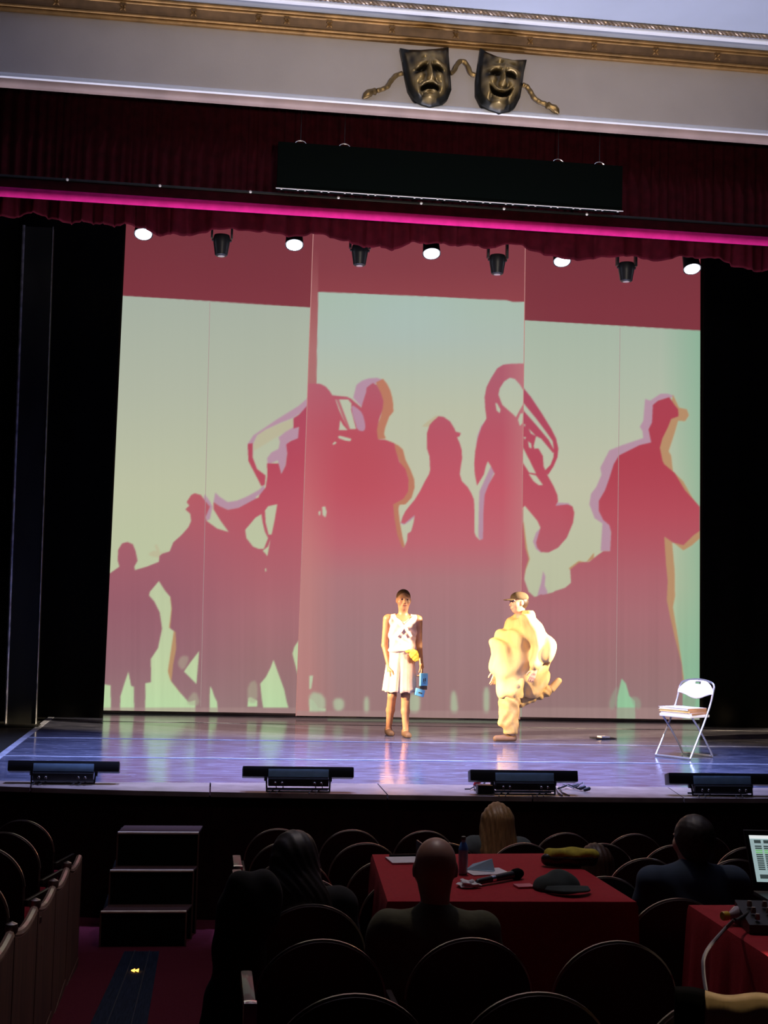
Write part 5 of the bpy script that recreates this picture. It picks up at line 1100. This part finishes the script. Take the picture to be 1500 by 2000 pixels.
for t in np.linspace(0, 1, 12):
    for (pa_, pb_, u) in (((243, 1859), (172, 2010), 0), ((311, 1859), (286, 2010), 1)):
        q = FP(pa_[0]+(pb_[0]-pa_[0])*t, pa_[1]+(pb_[1]-pa_[1])*t); V.append(q-o+[0, 0, 0.004])
b = MB(); b.grid(V, 12, 2); solid(b.build('pile', M['runner'], rn, smooth=False), .004, 1)
for u in (0.30, 0.72):
    pts_ = []
    for t in np.linspace(0, 1, 12): l = V[int(round(t*11))*2]; rr = V[int(round(t*11))*2+1]; pts_.append(l+(rr-l)*u+[0, 0, .005])
    b = MB(); b.tube(pts_, .004, 5); b.build('woven_stripe', M['jeans'], rn)
ap = FP(262, 1899)-o
for k in (0, 1):
    b = MB(); x = k*.026-.02
    b.prism([ap+[x, 0, .0095], ap+[x+.024, .036, .0095], ap+[x+.024, -.036, .0095]], (0, 0, .006)); b.build('glowing_arrow', M['amber'], rn, smooth=False)
# ------------------------------------------------------------------ tables
def draped_table(name, label, corners, ztop, drop, m, rough=0.015):
    c = np.mean(corners, 0); r = thing(name, label, 'table', (c[0], c[1], floor_z(c[0], c[1])), 0); o = np.array(r.location)
    C4 = [np.array([p[0], p[1], ztop])-o for p in corners]
    b = MB(); b.prism([p*[.97, .97, 1]-[0, 0, .03] for p in C4], (0, 0, .024)); b.build('tabletop', M['wood'], r, smooth=False)
    for p in C4:
        fz = floor_z(*(p+o)[:2])-o[2]; q = p*[.90, .90, 1]; b = MB(); b.tube([(q[0], q[1], ztop-o[2]-.032), (q[0], q[1], fz+.004)], .018, 8); b.build('leg', M['black'], r)
    # cloth: top sheet plus hanging skirt
    N_ = 24; per = []
    for k in range(4):
        a, d = C4[k], C4[(k+1) % 4]
        for t in np.arange(N_)/N_: per.append(a+(d-a)*t)
    per = np.array(per); n = len(per); V = []; cen = per.mean(0)
    for lev, (sc, dz) in enumerate(((0, .004), (.5, .004), (.97, .004), (1.0, .001), (1.012, -.02))): V += [cen+(p-cen)*np.array([sc, sc, 1])+[0, 0, dz] for p in per]
    for lev in np.linspace(.2, 1, 5):
        for i, p in enumerate(per):
            u = unit((p-cen)*[1, 1, 0]); w_ = rough*lev*(math.sin(i*.9)+.6*math.sin(i*2.1+1)); V.append(cen+(p-cen)*np.array([1.012, 1.012, 1])+u*(w_+.02*lev)+[0, 0, -drop*lev])
    L = len(V)//n; Fc = [(l*n+i, l*n+(i+1) % n, (l+1)*n+(i+1) % n, (l+1)*n+i) for l in range(L-1) for i in range(n)]
    b = MB(); b.add(V, Fc); o2 = b.build('tablecloth', M[m], r, ang=50); return r
T1Z = 1.205
t1 = [P(727, 1669, Z=T1Z), P(1090, 1667, Z=T1Z), P(1243, 1762, Z=T1Z), P(757, 1761, Z=T1Z)]
draped_table('production_table', 'long table under a red cloth in front of the bald man', t1, T1Z, .42, 'cloth_red')
T2Z = 1.26
t2 = [P(1345, 1768, Z=T2Z), P(1680, 1768, Z=T2Z), P(1830, 1880, Z=T2Z), P(1505, 1872, Z=T2Z)]
draped_table('control_table', 'red-covered table carrying the lighting console and laptop', t2, T2Z, .40, 'cloth_red')
def on(px, py, z): return P(px, py, Z=z)
Z1 = T1Z+.006
# things on table 1
lp = thing('document_folder', 'white sheets in an open dark folder beside the bald man', 'folder', on(790, 1681, Z1), .1)
b = MB(); b.box((-.085, -.09, 0), (.075, .07, .008), .002); b.build('sheets', M['paper'], lp); b = MB(); b.box((-.06, .078, .001), (.10, .086, .03), .002, Matrix.Rotation(-.15, 4, 'X')); b.box((.080, -.09, 0), (.088, .08, .09), .002); b.build('cover', M['black'], lp)
bt_ = on(904, 1707, Z1); wb = thing('water_bottle', 'clear plastic water bottle with a blue label standing on the red table', 'bottle', bt_); hB = P(904, 1634, Y=bt_[1])[2]-bt_[2]
k = hB/.25
b = MB(); b.lathe([(r*k, z*k) for r, z in ((.026, 0), (.032, .006), (.031, .05), (.033, .10), (.033, .16), (.026, .19), (.014, .215), (.013, .228))], 20); b.build('bottle_body', M['plastic_clear'], wb)
b = MB(); b.lathe([(r*k, z*k) for r, z in ((.0138, .228), (.0155, .23), (.0155, .25), (.012, .252))], 16); b.build('bottle_cap', M['cap_green'], wb)
b = MB(); b.lathe([(r*k, z*k) for r, z in ((.0336, .163), (.0300, .18), (.022, .204), (.0166, .213))], 20, cap=False); b.build('label', M['label_blue'], wb)
def crumple(name, c, r, m, label, cat, amp=.25, seed=1, flat=.5):
    root = thing(name, label, cat, c); bm = bmesh.new(); bmesh.ops.create_icosphere(bm, subdivisions=3, radius=1); rg = np.random.default_rng(seed); ph = rg.uniform(0, 6, 9)
    for v in bm.verts:
        n = 1+amp*(math.sin(v.co.x*4+ph[0])*math.sin(v.co.y*5+ph[1])+.7*math.sin(v.co.z*7+ph[2]+v.co.x*3)); v.co = Vector((v.co.x*n*r[0], v.co.y*n*r[1], max(0, v.co.z*n+.75)*r[2]*flat))
    me = bpy.data.meshes.new(name); bm.to_mesh(me); bm.free(); me.materials.append(M[m]); link('crumpled_sheet', me, root); return root
crumple('tissue', on(916, 1732, Z1), (.045, .04, .035), 'tissue', 'crumpled white tissue in front of the water bottle', 'tissue', .4, 3)
nt_ = thing('paper_sheet', 'white sheet of paper under the pale blue note', 'paper', on(950, 1703, Z1), .2); b = MB(); b.box((-.10, -.075, 0), (.10, .075, .003)); b.build('sheet', M['paper'], nt_, smooth=False)
nb_ = thing('folded_note', 'pale blue folded note standing on the white sheet', 'note', on(943, 1700, Z1+.004), -.2)
b = MB(); b.prism([(-.085, 0, 0), (.06, -.01, 0), (.045, .02, .055), (-.05, .025, .025)], (0, .002, 0)); b.prism([(-.08, .0, .0005), (.055, -.03, .0005), (.05, .03, .0005), (-.07, .04, .0005)], (0, 0, .0015)); b.build('note_sheet', M['blue_paper'], nb_, smooth=False)
ma, mb_ = on(934, 1722, Z1+.02), on(1018, 1705, Z1+.024)
mc = thing('microphone', 'black handheld wireless microphone lying across the red table', 'microphone', ma); dm = mb_-ma; Lm = np.linalg.norm(dm); T = Vector(dm).to_track_quat('Z', 'Y').to_matrix().to_4x4()
b = MB(); b.lathe([(.010, -.01), (.014, 0), (.016, Lm*.3), (.019, Lm*.72), (.019, Lm*.78)], 16, T); b.build('handle', M['black'], mc); b = MB(); b.lathe([(.019, Lm*.78), (.026, Lm*.84), (.0265, Lm*.93), (.018, Lm*1.0), (.004, Lm*1.03)], 16, T); b.build('grille', M['board'], mc); b = MB(); b.lathe([(.0165, Lm*.28), (.0175, Lm*.36)], 16, T, cap=False); b.build('ring', M['chrome'], mc)
pd = thing('note_pad', 'small pink note pad near the microphone head', 'note pad', on(1023, 1732, Z1), .15); b = MB(); b.box((-.04, -.035, 0), (.045, .035, .008), .001); b.build('pad', M['pink_pad'], pd)
po = on(1113, 1692, Z1); pu = thing('pouch', 'yellow and black zip pouch behind the dark cap on the table', 'pouch', po, -.05)
s = SDF((-.17, -.07, -.01), (.17, .07, .12), .006); s.cap((-.11, 0, .035), (.11, 0, .035), .034, None, .02); s.ell((0, 0, .04), (.14, .045, .04), .02); s.ripple(.004, lambda X, Y, Z: np.sin(X*60)*np.sin(Y*50+Z*60)); s.cut(2, .001, False); me = s.mesh('pouch_body', M['black']); link('pouch_body', me, pu)
s = SDF((-.17, -.07, .02), (.17, .07, .14), .006); s.cap((-.10, 0, .052), (.11, 0, .05), .036, None, .02); s.ell((.02, 0, .058), (.135, .046, .032), .02); s.ripple(.004, lambda X, Y, Z: np.sin(X*45+1)*np.sin(Y*50+Z*40)); s.cut(2, .047, False); link('yellow_top', s.mesh('yellow_top', M['yellow']), pu)
b = MB(); b.tube([(-.11, -.042, .05), (0, -.052, .048), (.11, -.042, .05)], .004, 6); b.build('zip', M['black'], pu)
hc = on(1107, 1745, Z1); cpb = thing('baseball_cap', 'grey-green cotton cap lying on the red table corner', 'cap', hc, 0.0)
s = SDF((-.16, -.05, -.01), (.16, .24, .16), .006); s.ell((-.005, .10, .0), (.092, .11, .085), .02); s.ell((-.085, .09, .0), (.05, .07, .055), .03); s.ripple(.004, lambda X, Y, Z: np.sin(X*40+Y*20)*np.sin(Z*50)); s.cut(2, .002, False); link('crown', s.mesh('crown', M['dkgreen']), cpb)
b = MB(); V = []
for i in range(15):
    a = math.pi*(1.05+.9*i/14)
    for j in range(5): v = j/4; V.append((.10*math.cos(a)*(1+.08*v)-.0+.01, .045+(.055+.075*v)*math.sin(a)*1.0, .024-.014*v+.012*math.sin(math.pi*i/14)))
b.grid(V, 15, 5); solid(b.build('brim', M['dkgreen'], cpb), .005)
b = MB(); b.lathe([(.001, .008), (.007, .006), (.008, 0)], 10, Matrix.Translation((-.005, .10, .082))); b.build('top_button', M['dkgreen'], cpb)
# things on table 2
Z2 = T2Z+.006
# laptop turned to us
lq = on(1500, 1765, Z2); LD = 4.95
lap = thing('laptop', 'open laptop with a bright mixing screen on the control table', 'laptop', on(1496, 1762, Z2), -.06); o = np.array(lap.location)
LY_ = lap.location[1]+.16
cs = [P(1457, 1631, Y=LY_+.05), P(1530, 1631, Y=LY_+.05), P(1545, 1722, Y=LY_), P(1474, 1722, Y=LY_)]
tl, bl = cs[0], cs[3]; W = .30; Hh_ = tl[2]-bl[2]
def ls(u, v): # screen plane point, u across 0..1, v down 0..1
    a = bl+(tl-bl)*(1-v); return a+np.array([W*u, -.02*u, 0])-o
Rl = Matrix.Identity(4)
b = MB(); pz_ = [ls(-.06, -.10), ls(1.06, -.10), ls(1.06, 1.12), ls(-.06, 1.12)]; b.prism(pz_, (0, .012, .002)); lid = b.build('lid', M['black'], lap, smooth=False); 
def em(name, c, st): return mat(name, c, .4, var=.05, emit=c, estr=st)
M['ui_bg'] = em('screen_background', srgb(172, 198, 200), .7); M['ui_dark'] = em('screen_dark_cells', srgb(70, 84, 84), .6); M['ui_green'] = em('screen_green_cells', srgb(120, 185, 120), .8); M['ui_white'] = em('screen_white_bar', srgb(235, 240, 240), .9); M['ui_blue'] = em('screen_blue_cells', srgb(50, 120, 215), .9)
def ui(u0, v0, u1, v1, m, lift, parent):
    b = MB(); L3 = np.array([0, -lift, 0]); b.v = []; b.prism([ls(u0, v0)+L3, ls(u1, v0)+L3, ls(u1, v1)+L3, ls(u0, v1)+L3], (0, .0006, 0)); return b
scn = ui(0, 0, 1, 1, 'ui_bg', .0015, lap).build('screen', M['ui_bg'], lap, smooth=False)
bD, bG, bW, bB = MB(), MB(), MB(), MB()
for k in range(7):
    for r_ in range(12):
        u0 = .06+k*.13; v0 = .22+r_*.045
        q = ui(u0, v0, u0+.10, v0+.030, None, .0028, None); (bG if (r_ in (2, 3) and k < 6) else bD).add(q.v, q.f)
for k in range(5): q = ui(.06+.19*k, .84, .06+.19*k+.16, .93, None, .0028, None); (bB if k in (1, 2) else bD).add(q.v, q.f)
q = ui(0, 0, 1, .07, None, .0028, None); bW.add(q.v, q.f)
for k in range(4): q = ui(.06+.14*k, .10, .06+.14*k+.10, .17, None, .0028, None); bD.add(q.v, q.f)
for bq, m, nm in ((bD, 'ui_dark', 'channel_cells'), (bG, 'ui_green', 'green_cells'), (bW, 'ui_white', 'title_bar'), (bB, 'ui_blue', 'blue_cells')):
    oo = bq.build(nm, M[m], scn, smooth=False); oo['kind'] = 'stuff'
fb_ = bl-o; b = MB(); b.box((fb_[0]-.02, -.10, .0), (fb_[0]+W+.02, fb_[1]-.012, .018), .003); b.build('keyboard_base', M['black'], lap)
bk2 = MB()
for i in range(12):
    for j in range(5): bk2.box((fb_[0]+.005+i*.024, -.085+j*.024, .0182), (fb_[0]+.025+i*.024, -.066+j*.024, .022), .001)
kk = bk2.build('keys', M['alu'], lap); kk['kind'] = 'stuff'
ca, cb_ = on(1414, 1789, Z2+.036), on(1452, 1786, Z2+.036)
jb2 = thing('juice_bottle', 'clear bottle with a yellow cap lying on the control table', 'bottle', ca); dm = cb_-ca; Lb = .20; T = Vector(dm).to_track_quat('Z', 'Y').to_matrix().to_4x4()
b = MB(); b.lathe([(.013, .016), (.014, .028), (.034, .055), (.036, .10), (.034, .15), (.036, .19), (.030, .20)], 20, T); b.build('bottle_body', mat('pink_tinted_bottle', (.42, .32, .34), .12, var=.15, spec=.8), jb2)
b = MB(); b.lathe([(.016, -.008), (.018, -.004), (.018, .018), (.016, .02)], 20, T); b.build('bottle_cap', M['cap_yellow'], jb2)
cpos = on(1520, 1815, Z2); cs_ = thing('lighting_console', 'dark lighting console with its cable at the table edge', 'control desk', cpos, -.12)
b = MB(); b.prism([(-.14, -.09, 0), (-.14, .12, 0), (-.14, .12, .085), (-.14, -.09, .035)], (.6, 0, 0)); b.build('console_body', M['black'], cs_, smooth=False)
for i in range(5):
    for j in range(3):
        b = MB(); zz_ = .042+.05*(j*.055+.03)/.21+.012; b.lathe([(.010, -.01), (.011, 0), (.008, .012), (.002, .013)], 8, Matrix.Translation((-.10+i*.06, -.06+j*.055, zz_-.002))); b.build('fader_knob', M['wood_lt'], cs_)
b = MB(); b.tube(bez([np.array(on(1452, 1800, Z2+.08))-cpos, np.array(on(1425, 1822, Z2+.02))-cpos, np.array(P(1413, 1870, D=4.72))-cpos, np.array(P(1418, 1910, D=4.66))-cpos, np.array(P(1428, 1945, D=4.6))-cpos]), .007, 8); b.build('cable', M['grey_cable'], cs_)
b = MB(); b.tube(bez([np.array(on(1500, 1760, Z2+.05))-cpos, np.array(on(1470, 1775, Z2+.06))-cpos, np.array(on(1450, 1800, Z2+.05))-cpos, np.array(on(1452, 1800, Z2+.08))-cpos]), .007, 8); b.build('cable', M['cable'], cs_)
# console lamp just beyond the frame (a small gooseneck desk lamp)
lpz = on(1590, 1850, Z2); gl = thing('gooseneck_lamp', 'small black gooseneck lamp clipped to the lighting console', 'lamp', lpz)
b = MB(); b.tube(bez([(0, 0, 0), (.0, .02, .25), (-.05, -.05, .33), (-.10, -.10, .30)]), .006, 8); b.lathe([(.03, 0), (.028, .012), (.008, .016)], 16); b.build('gooseneck', M['black'], gl)
b = MB(); b.lathe([(.012, .0), (.02, -.02), (.035, -.05)], 16, Matrix.Translation((-.10, -.10, .30)), cap=False); b.build('lamp_shade', M['black'], gl)
light('lamp_bulb', 'SPOT', tuple(lpz+np.array([-.10, -.10, .27])), tuple(on(1480, 1900, T2Z)), 5.0, (1.0, .80, .60), .015, 95, .6)

# ------------------------------------------------------------------ audience members, seated with backs to us
def sitter(px, ytop, D, label, shirt, skin, hair, hairkind, H=.225, shw=.20, lean=.0, sw=1.0, neck=True, dz_sh=0.0, turn=(0, 1, 0), h=.009):
    top = P(px, ytop, D=D); fz = floor_z(top[0], top[1]); ht = top[2]-fz
    r = thing('person', label, 'person', (top[0], top[1], fz), 0, None)
    zc_ = ht-.5*H-(.012 if hairkind != 'bald' else 0); shz = ht-H-.075+dz_sh
    s = SDF((-.36, -.24, .02), (.36, .66, ht+.04), h)
    q, RR = head(s, (0, .0, zc_), turn, H)
    s.cap((0, -.03, shz), (0, -.02, zc_-.08), .062, .058, .03); s.cap((-shw+.03, -.03, shz-.015), (shw-.03, -.03, shz-.015), .055, None, .04)
    s.ell((0, -.03, shz-.18), (.17*sw, .115, .22), .06); s.ell((0, -.02, .58), (.17*sw, .12, .16), .06)
    for sx in (-1, 1):
        e, w_ = (sx*(shw+.04), .06, max(.62, shz-.30)), (sx*(shw-.02), .30, .66); s.cap((sx*shw, -.03, shz-.02), e, .052, .042, .03); s.cap(e, w_, .041, .028, .02); hand(s, w_, (0, 1, -.05), (-sx, 0, .2), (0, 0, -1), .17, .3)
        s.cap((sx*.09, .02, .53), (sx*.11, .42, .52), .085, .06, .04); s.cap((sx*.11, .42, .52), (sx*.11, .40, .10), .056, .04, .02); s.cap((sx*.11, .38, .06), (sx*.12, .56, .05), .038, .03, .02)
    s.build('body', M[skin], r)
    t = SDF((-.38, -.26, .40), (.38, .40, shz+.16), h); t.cap((-shw+.03, -.03, shz-.01), (shw-.03, -.03, shz-.01), .070, None, .05); t.cap((0, -.03, shz+.005), (0, -.025, shz+.045), .074, .066, .03)
    t.ell((0, -.03, shz-.18), (.19*sw, .135, .25), .07); t.ell((0, -.02, .60), (.19*sw, .14, .17), .07)
    for sx in (-1, 1):
        e = np.array((sx*(shw+.04), .06, max(.62, shz-.30))); w_ = np.array((sx*(shw-.02), .30, .66)); t.cap((sx*shw, -.03, shz-.02), e, .070, .060, .04); 
        if shirt in ('grey_jacket', 'dark_jacket'): t.cap(e, w_, .058, .046, .02)
    t.ripple(.006, lambda X, Y, Z: np.sin(X*16+Z*30+2*np.sin(Z*9))*np.sin(Z*14+X*11)); t.build('shirt' if 'jacket' not in shirt else 'jacket', M[shirt], r)
    t = SDF((-.24, -.18, .08), (.24, .56, .70), .010)
    for sx in (-1, 1): t.cap((sx*.09, .0, .535), (sx*.11, .42, .525), .098, .074, .04); t.cap((sx*.11, .42, .525), (sx*.11, .40, .12), .070, .055, .03)
    t.cut(2, .105, False); t.build('trousers', M['jeans'], r)
    g = lambda: SDF((-.30, -.30, shz-.45), (.30, .26, ht+.05), h*.85)
    if hairkind == 'long':      # straight, past the shoulders
        t = g(); t.ell(q(0, -.10, .10), (.36*H, .46*H, .42*H), .02, False, RR); t.cap(q(-.20, -.22, 0), (-.085, -.115, shz-.12), .07, .045, .05); t.cap(q(.20, -.22, 0), (.09, -.11, shz-.14), .07, .045, .05); t.cap(q(0, -.30, 0), (0, -.125, shz-.10), .085, .06, .05); t.cap(q(.26, -.05, -.1), (.115, -.08, shz-.02), .05, .035, .04); t.cap(q(-.26, -.05, -.1), (-.105, -.08, shz-.02), .05, .035, .04)
        t.ell(q(0, .42, -.12), (.30*H, .35*H, .45*H), .01, True, RR); t.ripple(.0025, lambda X, Y, Z: np.sin(X*190+6*np.sin(Z*6))); t.build('hair', M[hair], r)
    elif hairkind == 'bushy':
        t = g(); t.ell(q(0, -.10, .10), (.44*H, .52*H, .45*H), .02, False, RR); t.ell(q(0, -.24, -.25), (.48*H, .42*H, .45*H), .05, False, RR); t.ell((0, -.12, shz-.0), (.155, .09, .14), .06); t.ell((0, -.12, shz-.12), (.17, .075, .16), .06)
        t.ell(q(0, .48, -.12), (.30*H, .35*H, .45*H), .01, True, RR); t.ripple(.0018, lambda X, Y, Z: np.sin(X*150+9*np.sin(Z*12)+Y*90)); t.build('hair', M[hair], r)
    elif hairkind == 'short':
        t = g(); t.ell(q(0, -.11, .10), (.40*H, .49*H, .46*H), .02, False, RR); t.ell(q(0, -.22, -.16), (.33*H, .30*H, .30*H), .04, False, RR); t.ell(q(0, .46, -.14), (.42*H, .42*H, .46*H), .01, True, RR); t.ripple(.0012, lambda X, Y, Z: np.sin(X*150+4*np.sin(Z*30))*np.sin(Z*60+Y*80)); t.build('hair', M[hair], r)
    return r
sitter(851, 1635, 5.45, 'bald man in an olive shirt sitting at the red table with his back turned', 'olive', 'skin_tan', None, 'bald', .255, .205, sw=1.1, dz_sh=-.02)
stl = P(851, 1900, D=5.35); sx_, sy_ = P(851, 1635, D=5.45)[:2]
st_ = thing('stool', 'plain dark stool under the bald man', 'stool', (sx_, sy_, floor_z(sx_, sy_)))
b = MB(); b.lathe([(.17, .40), (.18, .41), (.18, .425), (.17, .432)], 20); b.build('stool_seat', M['seat_wood'], st_)
for a in (.8, 2.4, 3.9, 5.5): b = MB(); b.tube([(.10*math.cos(a), .10*math.sin(a), .405), (.16*math.cos(a), .16*math.sin(a), .006+max(0, floor_z(sx_+.16*math.cos(a), sy_+.16*math.sin(a))-floor_z(sx_, sy_)))], .012, 8); b.build('leg', M['black'], st_)
sitter(970, 1563, 9.45, 'woman with long straight dark blond hair and a grey jacket in the front row', 'grey_jacket', 'skin_lt', 'hair_blond', 'long', .235, .19)
sitter(576, 1619, 5.75, 'woman with bushy black hair and black jacket sitting by the aisle', 'dark_jacket', 'skin_tan', 'hair_blk', 'bushy', .225, .21, sw=1.2)
sitter(1160, 1643, 8.55, 'dark-haired person slouched low behind the yellow pouch', 'dark_jacket', 'skin_tan', 'hair_brown', 'long', .215, .17)
sitter(1352, 1590, 6.66, 'man with short dark hair and a navy T-shirt facing the stage', 'navy', 'skin_lt', 'hair_blk', 'short', .235, .22, sw=1.1, turn=(-.25, 1, -.05))
# coat draped over the nearest seat back
cpx = seat_D(1405, 1950); dc = thing('draped_coat', 'beige coat with a black collar thrown over the nearest seat back', 'coat', P(1420, 1945, D=3.6))
o = np.array(dc.location); V = []; V2 = []
nu = 40
for i in range(nu):
    u = i/(nu-1); px = 1318+(1640-1318)*u; py = 1931+(1952-1931)*min(1, u*1.6)+2*math.sin(u*9)
    for j in range(9):
        v = j/8; D = 3.62-.10*math.sin(min(1, v*4)*1.57)-.03*v+.012*math.sin(u*22+v*2)*v; p = P(px, py, D=3.62); d3 = P(px, py, D=3.62-.05*math.sin(min(1, v*8.0)*1.57)+.010*math.sin(u*26)*v)
        q = np.array([d3[0], d3[1], p[2]-.5*max(0, v-.12)+.006*math.sin(u*15)])-o
        V.append(q)
b = MB(); b.grid(V[:9*8], 8, 9); solid(b.build('collar', M['black_cloth'], dc, ang=180), .012); b = MB(); b.grid(V[9*7:], nu-7, 9); solid(b.build('coat_body', M['beige_coat'], dc, ang=180), .010)
light('coat_fill', 'SPOT', (1.6, 4.7, 6.6), tuple(P(1470, 1960, D=3.6)), 240, (1.0, .78, .5), .2, 14, .8)  # added unseen fill light for the top of the draped coat
# dark coat hanging on the aisle arm, left of the bushy-haired woman
hj = thing('hanging_jacket', 'black jacket bundled over the aisle arm beside the bushy-haired woman', 'jacket', P(452, 1900, D=4.95)); o = np.array(hj.location)
s = SDF((-.16, -.12, -.42), (.22, .16, .42), .01); s.ell((.03, 0, .10), (.10, .08, .28), .05); s.ell((-.01, 0, -.20), (.10, .08, .20), .06); s.ell((.10, .02, .25), (.09, .07, .12), .05); s.ripple(.008, lambda X, Y, Z: np.sin(X*40+Z*16)*np.sin(Z*20)); link('cloth_bundle', s.mesh('cloth_bundle', M['dark_jacket']), hj)
